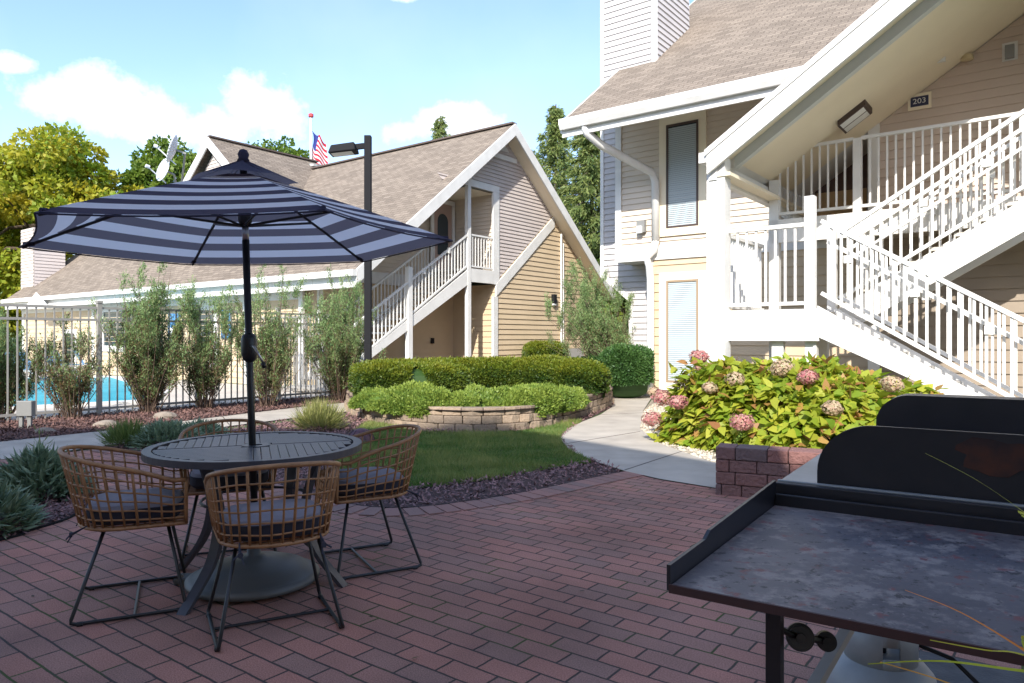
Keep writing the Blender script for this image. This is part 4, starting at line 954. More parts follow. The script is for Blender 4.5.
# retaining wall
rw = [(350,402),(346,408),(352,416),(372,423),(405,429),(440,432),(480,433),(520,431),(555,426),(585,417),(607,409),(613,403),(606,398)]
rww = [G(p.x,p.y) for p in smoothpx(rw, 6, False)]
wl = thing('retaining_wall', G(480,433), 'low curved wall of tan split stone blocks around the hedge bed', 'wall')
mbl = MB(); accw=[0]
for i in range(1,len(rww)): accw.append(accw[-1]+(rww[i]-rww[i-1]).length)
def onw(s):
    s = min(max(s,0),accw[-1]-1e-4); i=max(k for k in range(len(accw)) if accw[k]<=s); i=min(i,len(rww)-2); t=(s-accw[i])/(accw[i+1]-accw[i]); return rww[i].lerp(rww[i+1],t), (rww[i+1]-rww[i]).normalized()
for row in range(3):
    s = -.15*(row%2); hh=.115
    while s < accw[-1]:
        Lb = random.uniform(.26,.34); p0,d0 = onw(max(s,0)+.006); p1,d1 = onw(s+Lb-.006)
        n0=Vector((-d0.y,d0.x,0)); n1=Vector((-d1.y,d1.x,0)); back = .02*row
        j = lambda: random.uniform(-.02,.02)
        z0_=.004+row*hh; z1_=z0_+hh-.006
        mid = (p0+p1)/2 - (n0+n1).normalized()*(.02+j())
        f0=p0+n0*(back+.012+j()); f1=p1+n1*(back+.012+j()); fm=mid+n0*back; b0=p0+n0*.24; b1=p1+n1*.24
        if (p1-p0).length > .05: mbl.prism([(q.x,q.y) for q in (f0,fm,f1,b1,b0)], z0_, z1_, 0, random.random())
        s += Lb
mbl.build('stone_courses', STONE, wl, bevel=.008)
m = MB(); 
inner=[p for p in rww]; m.face([(p.x,p.y,.31) for p in inner]); o=m.build('bed_soil', MULCH, wl)
P0 = [G(p[0],p[1]) for p in ((385,402),(430,404),(480,405),(530,402),(572,398))]
P0 = [Vector((p.x,p.y+.35,0)) for p in P0]
def lerpx(pts): return pts
hp = [PD(x,338,d) for x,d in ((388,13.2),(440,13.6),(500,13.8),(545,13.5),(574,13.2))]
hp = [Vector((p.x,p.y,0)) for p in hp]
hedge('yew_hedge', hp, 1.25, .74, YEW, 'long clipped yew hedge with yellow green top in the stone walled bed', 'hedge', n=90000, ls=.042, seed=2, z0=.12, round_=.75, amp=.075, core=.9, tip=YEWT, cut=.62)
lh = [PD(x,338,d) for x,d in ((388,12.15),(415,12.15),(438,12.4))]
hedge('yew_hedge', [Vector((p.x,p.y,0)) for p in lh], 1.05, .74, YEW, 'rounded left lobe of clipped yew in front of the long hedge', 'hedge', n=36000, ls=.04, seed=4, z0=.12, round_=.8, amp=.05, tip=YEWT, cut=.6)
for i,(pts,hh,lab) in enumerate((([(382,11.45),(402,11.05),(428,10.8)],.50,'bright green creeping juniper spilling over the left end of the stone wall'),([(440,10.72),(480,10.72),(512,10.85)],.42,'bright green creeping juniper over the middle of the stone wall'),([(528,11.1),(548,11.5),(562,12.1)],.46,'bright green creeping juniper at the right end of the stone wall'))):
    hedge('creeping_juniper', [Vector((PD(x,338,d).x,d,0)) for x,d in pts], .95, hh, JUNI, lab, 'shrub', n=60000, ls=.042, seed=50+i, z0=.06, round_=.95, amp=.15, group='creeping junipers in the walled bed', lift=.4, core=.66)
def rbush(px, py, d, r_, h, mats, label, n=16000, seed=1, ls=.05, name='boxwood_shrub'):
    p = PD(px,338,d); p.z=0; return hedge(name, [p-Vector((.02,0,0)),p+Vector((.02,0,0))], 2*r_, h, mats, label, 'shrub', n=n, ls=ls, seed=seed, round_=.95, amp=.07, core=.84)
rbush(626, 0, 15.6, .52, 1.12, BOX, 'round dark green bush beside the downspout', seed=7, n=20000)
rbush(604, 0, 17.0, .5, .85, BOX, 'smaller green bush partly behind the round one', seed=8)
hedge('boxwood_shrub', [W(13.1,18.6)-Vector((0,0,0)),W(13.1,19.4)], .95, 1.15, YEW, 'low clipped green shrub against the tan gable wall', 'shrub', n=15000, ls=.05, seed=14, round_=.6, tip=YEWT, cut=.6)
rbush(578, 0, 17.5, .35, .7, GTREE, 'loose leafy plant near the utility box', seed=17, n=3500, ls=.09, name='leafy_plant')

def wispy(base, h, rad, label, seed, n=9000, brown=.25, lean=(0,0), group='feathery junipers along the pool fence', nst=26, name='feathery_juniper'):
    t = thing(name, base, label, 'shrub', group); base=Vector(base); r=np.random.default_rng(seed); m=MB(); P=[];D=[];A=[]
    per = n//(nst*4)
    for k in range(nst):
        a=r.uniform(0,2*math.pi); sp=rad*r.uniform(.1,1)**.7; hh=h*r.uniform(.45,1)*(1-.45*sp/rad)
        e=base+Vector((math.cos(a)*sp+lean[0],math.sin(a)*sp+lean[1],hh)); mid=base+Vector((math.cos(a)*sp*.55+lean[0]*.3,math.sin(a)*sp*.55+lean[1]*.3,hh*.5)); 
        m.tube([base+Vector((math.cos(a)*.16*r.uniform(0,1),math.sin(a)*.16*r.uniform(0,1),0)),mid,e],[.009,.006,.002],4,cap=False)
        for q in range(4):
            u0=r.uniform(.14,.95); s=base*(1-u0)**2+mid*2*u0*(1-u0)+e*u0*u0; u0=max(u0,.2); b=r.uniform(0,2*math.pi); L=.19*h*r.uniform(.4,1.1)*(1.2-u0*.6)
            ee=s+Vector((math.cos(b)*L*.38,math.sin(b)*L*.38,L*.85)); m.tube([s,ee],[.005,.002],3,cap=False)
            u=r.uniform(0,1.05,per)[:,None]; c=np.array(s)*(1-u)+np.array(ee)*u+r.normal(0,.035,(per,3)); P.append(c)
            D.append(np.tile(np.array(ee-s)/L,(per,1))+r.normal(0,.5,(per,3))); A.append(c[:,2])
    m.build('stems', TWIG, t); P=np.vstack(P);D=np.vstack(D);A=np.hstack(A);n=len(P)
    pb = np.clip(brown+.5-1.1*(A-base.z)/h,.03,.9); mi=(r.random(n)<pb).astype(int)
    leafmesh('foliage', P, D, r.normal(size=(n,3)), r.uniform(.03,.075,n), r.uniform(.008,.018,n), r.random(n), [JUNB,JUNBR], t, midx=mi)
    return t
for i,(px,gy,top,rad,br,lab,nn,ns) in enumerate((
    (0,421,296,.5,.2,'feathery juniper cut by the left frame edge',11000,30),
    (72,420,300,.45,.5,'half bare juniper with brown stems before the pool water',4500,26),
    (148,414,252,.62,.3,'fullest feathery juniper, reddish brown at its foot',17000,40),
    (205,410,262,.5,.25,'feathery juniper standing left of the umbrella pole',9000,26),
    (268,408,248,.55,.25,'feathery juniper just right of the umbrella pole',9000,28),
    (340,402,252,.65,.15,'broad blue green feathery juniper beside the lamp post',17000,42))):
    g = G(px,gy); h = (CAMH-(top-HOR)*g.y/F)*1.14; nn = int(nn*2.6); rad *= 1.5; ns = int(ns*1.5)
    wispy((g.x,g.y,0), h, rad, lab, 60+i, nn, br, nst=ns)
g = PD(600,338,17.2); wispy((g.x+.4,g.y,0), 4.3, 1.1, 'large leaning silvery juniper in front of the gable end wall', 80, 80000, .05, lean=(-.8,0.2), group=None, nst=95)

def rosette(name, base, rad, h, n, mats, label, cat, seed, L, Wd, group=None, up=.6, shape='rhomb'):
    r=np.random.default_rng(seed); a=r.uniform(0,2*math.pi,n); q=r.uniform(0,1,n)**.55
    P=np.stack([base[0]+np.cos(a)*q*rad*.8, base[1]+np.sin(a)*q*rad*.8, base[2]+.02+h*(1-q**2)*r.uniform(.35,.95,n)],1)
    P += r.normal(0,.01,P.shape)
    D=np.stack([np.cos(a)*(q*.9+.1),np.sin(a)*(q*.9+.1),up*(1.2-q)+.1],1)+r.normal(0,.35,(n,3))
    Nn=np.tile([0,0,1.],(n,1))+r.normal(0,.4,(n,3))
    o=leafmesh(name,P,D,Nn,L*r.uniform(.6,1.2,n),Wd*r.uniform(.7,1.2,n),r.random(n),mats,shape=shape,loc=base,fold=.08)
    return setp(o,label,cat,group)
def gp(px,py): g=G(px,py); return (g.x,g.y,.02)
rosette('silver_plant', gp(38,500), .40,.34,1900,LAMB,'large silvery green mound of narrow leaves in the left bed','plant',1,.14,.03,'silvery leaved plants')
rosette('silver_plant', gp(-6,533), .26,.27,800,LAMB,'silvery green mound cut by the left frame edge','plant',2,.13,.028,'silvery leaved plants')
rosette('silver_plant', gp(168,446), .5,.22,1500,LAMB,'low silvery plant behind the table, next to the green tuft','plant',3,.12,.03,'silvery leaved plants')
rosette('silver_plant', gp(200,440), .4,.18,800,LAMB,'flat silvery plant farthest behind the table','plant',5,.11,.028,'silvery leaved plants')
rosette('green_tuft', gp(128,447), .22,.1,900,LAV,'upright green grassy tuft beside the walkway','plant',4,.24,.012,up=2.2)
rosette('ornamental_tuft', gp(320,430), .26,.12,1300,TUFT,'pale yellow green grass tuft on the mulch behind the table','plant',6,.33,.012,up=2.0)
rosette('wild_flower', gp(42,478), .1,.5,60,LAV,'thin stemmed yellow flower above the silvery mound','plant',8,.1,.012,up=1.5)
# hydrangea
hy = thing('hydrangea_bush', W(2.2,8.9), 'large yellow green hydrangea with fading pink flower heads behind the brick wall', 'shrub')
r=np.random.default_rng(77); HC=W(2.45,8.95,0); HA,HB,HZ=1.6,1.05,.88
n=9500; th=r.uniform(0,2*math.pi,n); ph=np.arccos(r.uniform(-.05,1,n)); lay=np.where(r.random(n)<.72,r.uniform(.9,1.03,n),r.uniform(.55,.9,n))
q=np.stack([np.sin(ph)*np.cos(th),np.sin(ph)*np.sin(th),np.cos(ph)],1); bx_=(1/np.maximum(np.abs(np.sin(ph)),np.abs(np.cos(ph))))**.45
lum=1+.13*blob_noise(q*3,2.2,5)
loc=q*np.array([HA,HB,HZ])*(lay*lum*bx_)[:,None]; loc[:,2]*=1+.16*np.clip(loc[:,0]/HA,-1,1)
Uv=np.array(U);Vv=np.array(V); P=np.array(HC)+loc[:,:1]*Uv+loc[:,1:2]*Vv; P[:,2]=.06+np.maximum(loc[:,2],0)
outw=q[:,:1]*Uv+q[:,1:2]*Vv; outw[:,2]=q[:,2]
D=outw*.7+r.normal(0,.45,(n,3)); D[:,2]-=.6; Nn=outw+np.array([0,0,.6])+r.normal(0,.45,(n,3))
mi=(r.random(n)<.10).astype(int)
leafmesh('foliage',P,D,Nn,r.uniform(.10,.19,n),r.uniform(.065,.12,n),r.random(n),[HYD,HYDR],hy,midx=mi,shape='heart',fold=.10)
m=MB()
for k in range(60):
    a=r.uniform(0,6.28); s=r.uniform(.2,.9); e=HC+U*(math.cos(a)*HA*s)+V*(math.sin(a)*HB*s)+Vector((0,0,HZ*math.sqrt(max(.05,1-s*s)))); b0=HC+U*(math.cos(a)*HA*s*.6)+V*(math.sin(a)*HB*s*.6); m.tube([b0,b0.lerp(e,.6),e],[.008,.006,.004],4,cap=False)
m.build('stems', mat('green_stem',(.12,.14,.05),.8), hy)
def inhyd(px,py):
    """front surface hit of the bush by the viewing ray"""
    dv=Vector(((px-512)/F,1,(HOR-py)/F)); o=Vector((0,0,CAMH))-HC; 
    A_=np.array([dv.dot(U)/HA,dv.dot(V)/HB,dv.z/HZ]); B_=np.array([o.dot(U)/HA,o.dot(V)/HB,(o.z)/HZ]); a=A_@A_; b=2*A_@B_; c=B_@B_-1.55
    disc=b*b-4*a*c
    t=(-b-math.sqrt(disc))/(2*a) if disc>0 else -b/(2*a)
    return Vector((0,0,CAMH))+dv*t
for i,(px,py,rr,k) in enumerate(((699,357,9,0),(687,383,12,1),(703,369,10,0),(663,398,10,0),(678,402,9,0),(652,419,9,0),(742,422,11,0),(832,408,9,1),(808,377,9,0),(782,368,11,1),(892,384,10,1),(735,379,9,1),(710,388,7,1),(654,392,6,1))):
    c=inhyd(px,py); R_=1.12*rr*c.y/F; n=420; qq=rng.normal(size=(n,3)); qq/=np.linalg.norm(qq,axis=1,keepdims=True); P=np.array(c)+qq*R_*np.array([1,1,.75])*(rng.uniform(.75,1.02,(n,1))+.14*blob_noise(qq,4.5,i)[:,None])
    tang=np.cross(qq,rng.normal(size=(n,3)))
    leafmesh('flower_head',P-tang/np.linalg.norm(tang,axis=1,keepdims=True)*.01,tang,qq+rng.normal(size=(n,3))*.3,np.full(n,.032),np.full(n,.028),rng.random(n),HYF if k==0 else HYF2,hy)
# planter wall
pw = thing('brick_planter_wall', (1.7,6.0,0), 'low wall of reddish textured blocks in front of the hydrangea', 'wall')
dx=Vector((.905,-.424,0)); dyv=Vector((.424,.905,0)); o0=Vector((1.70,6.02,0))
m=MB(); 
for row in range(4):
    z0_=.0+row*.103; s=0 if row%2 else -.11
    while s<2.3:
        Lb=random.choice([.16,.22,.25]); s0=max(s,0)+.003; s1=s+Lb-.003
        if s1-s0>.03:
            j=random.uniform(0,.008); P=[o0+dx*s0-dyv*j,o0+dx*s1-dyv*j,o0+dx*s1+dyv*.24,o0+dx*s0+dyv*.24]; m.prism([(q.x,q.y) for q in P],z0_+.002,z0_+.1-(0 if row<3 else -.004),0,random.random())
        s+=Lb
m.build('block_courses', PLANTB, pw, bevel=.007)

# ================================================================== SMALL YARD OBJECTS
g=G(26,430); bx=thing('junction_box', (g.x,g.y,0), 'small grey electrical box on a post in the mulch by the fence', 'utility box')
m=MB(); m.box(g.x-.11,g.x+.11,g.y-.05,g.y+.05,.2,.42); m.build('box', GREYB, bx, bevel=.01)
m=MB(); m.box(g.x-.09,g.x-.04,g.y-.02,g.y+.02,0,.2); m.box(g.x+.03,g.x+.08,g.y-.02,g.y+.02,0,.2); m.build('post', GREYB, bx)
def rock(p, s, label, seed):
    r=np.random.default_rng(seed); m=MB(); rings=[]
    for i in range(6):
        ph=math.pi*i/5*.62; rings.append([Vector((p.x,p.y,0))+Vector((math.cos(a)*math.sin(ph)*s*1.5*r.uniform(.8,1.15),math.sin(a)*math.sin(ph)*s*r.uniform(.8,1.15),s*.75*math.cos(ph)+s*.18)) for a in np.linspace(0,2*math.pi,10)[:-1]])
    for i in range(5):
        for j in range(9): j2=(j+1)%9; m.face([rings[i][j],rings[i+1][j],rings[i+1][j2],rings[i][j2]])
    o=m.build('rock', ROCK, loc=(p.x,p.y,0)); setp(o,label,'rock','rocks in the fence bed')
rock(G(107,428),.13,'pale rock in the mulch left of the fullest juniper',1); rock(G(165,420),.15,'tan rock in the mulch right of the fullest juniper',2); rock(G(45,434),.1,'small rock near the grey electrical box',3)
g=G(361,443); dm=thing('garden_dome', (g.x,g.y,0), 'small dark purple slotted dome on the mulch beside the lawn', 'dome')
m=MB(); m.lathe([(.17,.0),(.165,.05),(.14,.11),(.09,.155),(.03,.175),(0,.178)],(g.x,g.y,.01),24); m.build('shell', DOMEM, dm, smooth=True)
m=MB()
for k in range(12):
    a=k*math.pi/6; m.tube([(g.x+math.cos(a)*rr,g.y+math.sin(a)*rr,z) for rr,z in ((.172,.02),(.167,.06),(.142,.12),(.092,.165))],.006,5)
m.build('ribs', mat('dome_rib',(.03,.012,.02),.5), dm, smooth=True)
# pool loungers
def lounger_proto(loc, rz, label):
    t=thing('pool_lounger', loc, label, 'lounger', 'loungers on the pool deck', rz)
    m=LM(); 
    for x in (-.32,.32): m.beam((x,-.9,.32),(x,.9,.32),.04,.05)
    m.beam((-.32,-.9,.32),(.32,-.9,.32),.04,.05); m.build('frame', WHITE, t)
    for x in (-.32,.32):
        for y in (-.8,.6): m=LM(); m.beam((x,y,0),(x,y,.3),.04,.04); m.build('leg', WHITE, t)
    m=LM(); m.box(-.3,.3,-.88,.3,.34,.37); m.build('seat', mat('sling_blue',(.1,.22,.38),.8) if 'sling_blue' not in MATS else MATS['sling_blue'], t)
    m=LM(); m.beam((0,.3,.36),(0,.95,.85),.6,.03); m.build('backrest', MATS['sling_blue'], t)
    return t
lo1=lounger_proto(G(30,380.5)*1.0, R(60), 'pool lounger with raised back, seen through the fence at far left')
g=G(95,373); lo2=copy_tree(lo1); lo2.location=g; lo2['label']='pool lounger with raised back beyond the far edge of the pool'
g=G(62,374); lo3=copy_tree(lo1); lo3.location=g; lo3['label']='middle of the three pool loungers along the building wall'

# ================================================================== UMBRELLA
TC = Vector((-1.39,3.92,0)); TZ=.74
um = thing('patio_umbrella', TC, 'navy and white striped umbrella standing through the round table', 'umbrella')
apex = Vector((-1.455,3.90,2.225)); RR=1.13; th0=R(7.0)
def rimdir(k): a=-math.pi/2-math.pi/6+th0+k*math.pi/3; return Vector((math.cos(a),math.sin(a),0))
def rimz(d): return 1.835+.035*d.x
def canpt(k, u, s, lift=0):   # k panel, u 0..1 radial, s 0..1 across
    d0,d1=rimdir(k),rimdir(k+1)
    def rib(d): 
        r_=RR*u; zt=rimz(d); prof=1-(.92*u+.08*u*u); return apex+d*r_+Vector((0,0,(zt-apex.z)*(1-prof)))
    p=rib(d0).lerp(rib(d1), s)
    inw=4*s*(1-s)*.028*u; c=(d0+d1).normalized(); p-=c*inw*RR; p.z-=4*s*(1-s)*.012*u; p.z+=lift
    return p
nstr=11; u0=.10
m=MB()
for k in range(6):
    for i in range(nstr):
        ua=u0+(1-u0)*i/nstr; ub=u0+(1-u0)*(i+1)/nstr; mi=0 if (nstr-1-i)%2==0 else 1
        for j in range(8):
            m.face([canpt(k,ua,j/8),canpt(k,ub,j/8),canpt(k,ub,(j+1)/8),canpt(k,ua,(j+1)/8)],mi)
can=m.build('canopy',[NAVY,STRW],um)
m=MB()
for k in range(6):   # hem band and corner pockets
    pts=[canpt(k,1,j/8,.0)+Vector((0,0,-.006)) for j in range(9)]; m.tube(pts,.004,5)
m.build('hem',NAVY,can)
m=MB()
for k in range(6):
    for j in range(6):
        def cp(u,s): 
            q=canpt(k,u,s,.045-.02*u/.3); q.z+=.02*math.sin(s*math.pi); return q
        m.face([cp(.0,j/6),cp(.24,j/6),cp(.24,(j+1)/6),cp(.0,(j+1)/6)]) if False else m.face([cp(.02,j/6),cp(.26,j/6),cp(.26,(j+1)/6),cp(.02,(j+1)/6)])
m.build('vent',NAVY,can)
for k in range(6):
    m=MB(); pts=[canpt(k,u,0)-Vector((0,0,.014)) for u in (.05,.3,.6,.85,.985)]; m.tube(pts,.008,6); rb_=m.build('rib',BLACKM,um)
    m=MB(); e=canpt(k,.5,0)-Vector((0,0,.02)); m.tube([Vector((apex.x,apex.y,apex.z-.30)),e],.007,6); m.build('strut',BLACKM,rb_)
    m=MB(); e=canpt(k,.975,0); m.disc(e-rimdir(k)*.02,rimdir(k),.011,.05,n=10); m.build('rib_pocket',NAVY,rb_)
pb=Vector((TC.x,TC.y,0)); pt_=Vector((apex.x,apex.y,apex.z+.02)); at=lambda z: pb.lerp(pt_,z/pt_.z)
m=MB(); m.tube([at(.05),at(1.85)],.019,16); m.tube([at(1.93),at(2.25)],.019,16); m.build('pole',BLACKM,um,smooth=True)
m=MB(); m.tube([at(1.85),at(1.93)],.0175,16); m.build('tilt_joint',CHROME,um,smooth=True)
m=MB(); m.tube([at(1.93),at(1.95),at(1.99),at(2.02)],[.024,.036,.036,.022],16); m.build('hub',BLACKM,um,smooth=True)
m=MB(); m.lathe([(0,.0),(.035,.01),(.025,.03),(.03,.05),(.02,.072),(0,.08)],(apex.x,apex.y,apex.z+.04),16); m.build('finial',NAVY,um,smooth=True)
m=MB(); m.tube([at(1.19),at(1.205),at(1.235),at(1.31),at(1.335),at(1.345)],[.02,.034,.042,.042,.034,.02],16); ch=m.build('crank_housing',BLACKM,um,smooth=True)
m=MB(); c=at(1.275); m.tube([c+Vector((.02,-.03,0)),c+Vector((.045,-.055,0)),c+Vector((.10,-.06,-.09))],.007,8); m.build('crank_handle',CHROME,ch,smooth=True)
m=MB(); m.tube([c+Vector((.095,-.06,-.085)),c+Vector((.105,-.06,-.115))],.012,8); m.build('crank_knob',BLACKM,ch,smooth=True)
m=MB(); m.lathe([(0,0),(.31,0),(.34,.012),(.34,.035),(.31,.05),(.30,.05),(.27,.075),(.2,.1),(.12,.118),(.07,.125),(.05,.14),(.035,.145),(.035,.25),(.024,.25)],(TC.x+.01,TC.y-.07,.022),48); bs=m.build('base',BASEM,um,smooth=True)
m=MB(); m.box(TC.x-.40,TC.x-.22,TC.y-.12,TC.y-.02,.014,.05); m.build('wheel_mount',BASEM,bs,bevel=.008); m=MB(); m.box(TC.x-.1,TC.x+.08,TC.y-.36,TC.y-.29,.014,.045); m.build('wheel_mount',BASEM,bs,bevel=.008)
m=MB(); m.disc((TC.x-.06,TC.y-.35,.04),(1,0,0),.024,.03); m.disc((TC.x-.38,TC.y-.1,.04),(0,1,0),.024,.03); m.build('wheel',BLACKM,bs)
# ================================================================== TABLE
tb = thing('patio_table', TC, 'round charcoal slatted metal table holding the umbrella', 'table')
RT=.56; m=MB()
n=64
for (nm_,ri,ro,z0_,z1_) in (('rim',RT-.045,RT,TZ-.035,TZ),('umbrella_ring',.03,.075,TZ-.02,TZ-.001)):
    m=MB()
    for k in range(n):
        a,b=2*math.pi*k/n,2*math.pi*(k+1)/n
        ca,sa_,cb,sb_=math.cos(a),math.sin(a),math.cos(b),math.sin(b)
        m.hexa([(TC.x+ri*ca,TC.y+ri*sa_,z0_),(TC.x+ro*ca,TC.y+ro*sa_,z0_),(TC.x+ro*cb,TC.y+ro*sb_,z0_),(TC.x+ri*cb,TC.y+ri*sb_,z0_)],[(TC.x+ri*ca,TC.y+ri*sa_,z1_),(TC.x+ro*ca,TC.y+ro*sa_,z1_),(TC.x+ro*cb,TC.y+ro*sb_,z1_),(TC.x+ri*cb,TC.y+ri*sb_,z1_)])
    m.build(nm_,TABM,tb)
m=MB(); rot=R(20); ex=Vector((math.cos(rot),math.sin(rot),0)); ey=Vector((-ex.y,ex.x,0))
for q in range(4):
    A_=[ex,ey,-ex,-ey][q]; B_=[ey,-ex,-ey,ex][q]
    Rr=RT-.05; k=0; y=.02
    while y<Rr-.02:
        L0=max(.02,0); L1=math.sqrt(max(0,Rr*Rr-(y+.0412)**2))
        if y<.06: L0=.08
        if L1>L0+.03:
            s0,s1=(L0,L1); P=[TC+A_*s0+B_*y,TC+A_*s1+B_*y,TC+A_*s1+B_*(y+.0412),TC+A_*s0+B_*(y+.0412)]
            if A_.cross(B_).z<0: P.reverse()
            m.prism([(p.x,p.y) for p in P],TZ-.014,TZ-.003)
        y+=.0432
for A_ in (ex,ey): m.beam(TC-A_*(RT-.05)+Vector((0,0,TZ-.022)),TC+A_*(RT-.05)+Vector((0,0,TZ-.022)),.034,.034)
m.build('tabletop',TABM,tb,bevel=.002)
for (fx_,fy_) in ((-1.56,3.41),(-.89,3.80),(-1.87,4.06),(-1.21,4.45)):
    d=Vector((fx_-TC.x,fy_-TC.y,0)); r_=d.length; d.normalize(); m=MB()
    pts=[(.40,TZ-.035),(.34,.60),(.295,.45),(.30,.32),(.36,.18),(r_,.012)]; sm=[]
    for i in range(len(pts)-1):
        for q in range(4):
            t=q/4; g_=lambda k: pts[max(0,min(len(pts)-1,k))]
            p0,p1,p2,p3=g_(i-1),g_(i),g_(i+1),g_(i+2)
            sm.append(tuple(.5*((2*p1[c_])+(-p0[c_]+p2[c_])*t+(2*p0[c_]-5*p1[c_]+4*p2[c_]-p3[c_])*t*t+(-p0[c_]+3*p1[c_]-3*p2[c_]+p3[c_])*t**3) for c_ in (0,1)))
    sm.append(pts[-1]); side=Vector((-d.y,d.x,0))
    for i in range(len(sm)-1):
        A1,B1=sm[i],sm[i+1]; w2=.027; th_=.014
        def cr(p): c_=TC+d*p[0]+Vector((0,0,p[1])); return [c_-side*w2-d*th_,c_+side*w2-d*th_,c_+side*w2+d*th_,c_-side*w2+d*th_]
        m.hexa(cr(B1),cr(A1))
    m.build('leg',TABM,tb)
m=MB()
for z in (.45,): 
    n=32
    m.tube([(TC.x+.28*math.cos(2*math.pi*k/n),TC.y+.28*math.sin(2*math.pi*k/n),z) for k in range(n+1)],.008,6)
m.build('brace_ring',TABM,tb)

# ================================================================== CHAIRS
def chair():
    t=thing('rattan_chair',(0,0,0),'x','chair','rattan chairs around the round table')
    # U curve param s in 0..1 ; arm front right -> back -> arm front left
    def ucurve(s, z):
        # k=0 bottom, 1 top ; shape flares outward with height
        k=(z-.41)/.37; hx=.235+.06*min(k,1); yb=-.215-.085*min(k,1); yf=.25
        Ls=.20; arcL=math.pi*hx*.9; tot=2*Ls+arcL; q=s*tot
        if q<Ls: return (hx, yf-(q/Ls)*(yf-.0), )
        if q>tot-Ls: return (-hx, ((q-(tot-Ls))/Ls)*(yf-.0))
        a=(q-Ls)/arcL*math.pi; return (hx*math.cos(a)*(1.0), .0-abs(yb)*math.sin(a)**.85 if math.sin(a)>0 else 0)
    def topz(s): return .63+.14*math.sin(math.pi*min(max((s-.05)/.9,0),1))**.8
    S=np.linspace(0,1,49)
    def pt(s,f):
        z=.415+(topz(s)-.415)*f; x,y=ucurve(s,z); 
        # bottom corners pulled in at the front
        return (x,y,z)
    m=LM(); m.tube([pt(s,1) for s in S],.011,8); m.tube([pt(0,1),pt(0,.6),pt(0,.2),pt(0,0)],.009,8); m.tube([pt(1,1),pt(1,.6),pt(1,.2),pt(1,0)],.009,8); m.tube([pt(s,0) for s in S]+[pt(0,0)],.009,8)
    fr=m.build('rim',RATTAN,t,smooth=True)
    m=LM()
    for f in (.14,.29,.45,.61,.80): m.tube([pt(s,f+.006*math.sin(s*30+f*9)) for s in S],.0044,6)
    for i in range(1,26):
        s=i/26; m.tube([pt(s,0),pt(s,.33),pt(s,.66),pt(s,1)],.005 if i%4 else .0066,6)
    # seat weave
    for i in range(1,10):
        y=-.2+.045*i; hx=.23 if y>0 else .23*math.sqrt(max(.05,1-(y/.235)**2)); m.tube([(-hx,y,.413),(hx,y,.413)],.005,5)
    for i in range(1,10):
        x=-.235+.047*i; yb=-.215*math.sqrt(max(.02,1-(x/.235)**2)); m.tube([(x,yb,.416),(x,.25,.416)],.005,5)
    m.build('woven_basket',RATTAN,t,smooth=True)
    # cushion
    m=LM(); nseg=40; prof=[(.0,0),(.93,0.0),(1.0,.02),(1.0,.065),(.93,.085),(.6,.098),(.0,.10)]
    def cpt(a,k,z):
        cx,sx=math.cos(a),math.sin(a); e=.55; x=math.copysign(abs(cx)**e,cx)*.222*k; 
        e2=.9 if sx<0 else .5; y=math.copysign(abs(sx)**e2,sx)*(.225 if sx>0 else .20)*k+.015; return (x,y,.43+z)
    for i in range(len(prof)-1):
        for j in range(nseg):
            a,b=2*math.pi*j/nseg,2*math.pi*(j+1)/nseg; k0,z0_=prof[i];k1,z1_=prof[i+1]
            q=[cpt(a,k0,z0_),cpt(b,k0,z0_),cpt(b,k1,z1_),cpt(a,k1,z1_)]
            m.face(q, 1 if i<3 else 0)
    cu_=m.build('cushion',[CUSH,CUSHD],t,smooth=True)
    m=LM(); m.tube([cpt(2*math.pi*j/nseg,1.0,.066) for j in range(nseg+1)],.004,5); m.build('piping',CUSHD,cu_)
    m=LM()
    for x in (-.17,.17):
        m=LM(); m.tube([(x,-.17,.43),(x*1.05,-.235,.40),(x*1.2,-.25,.385)],.004,4); m.tube([(x,-.17,.43),(x*1.0,-.23,.395),(x*.95,-.25,.36)],.004,4); m.disc((x*1.02,-.235,.397),(0,1,0),.012,.012,n=8); m.build('tie',CUSHD,cu_)
    for sx in (-1,1):
        m=LM(); x0=.26*sx; xt=.175*sx
        pts=[(xt,-.10,.405),(x0*.985,-.225,.03),(x0,-.225,.016),(x0,-.205,.0095),(x0,.235,.0095),(x0,.25,.018),(x0*.985,.247,.03),(xt,.17,.405)]
        m.tube(pts,.0085,8); m.build('leg_frame',BLACKM,t,smooth=True)
        for y in (-.19,.22): m=LM(); m.tube([(x0,y-.012,.007),(x0,y+.012,.007)],.012,8); m.build('foot_cap',BLACKM,t)
    m=LM(); m.tube([(-.26,.03,.0095),(.26,.03,.0095)],.007,8); m.build('floor_bar',BLACKM,t)
    m=LM(); m.beam((-.2,-.10,.405),(.2,-.10,.405),.018,.012); m.beam((-.2,.17,.405),(.2,.17,.405),.018,.012); m.build('seat_support',BLACKM,t)
    return t
ch0=chair()
spots=[((-1.90,3.585),(.90,.42),'rattan chair at the left side of the round table'),((-1.09,3.30),(-.46,.89),'rattan chair nearest the camera with its back to us'),((-.84,4.22),(-.88,-.47),'rattan chair on the lawn side, right of the table'),((-1.73,4.42),(.35,-.93),'rattan chair mostly hidden behind the tabletop')]
for i,((x,y),(fx_,fy_),lab) in enumerate(spots):
    c=ch0 if i==0 else copy_tree(ch0)
    c.location=(x,y,.013); c.rotation_euler=(0,0,math.atan2(fy_,fx_)-math.pi/2); c['label']=lab; c['category']='chair'

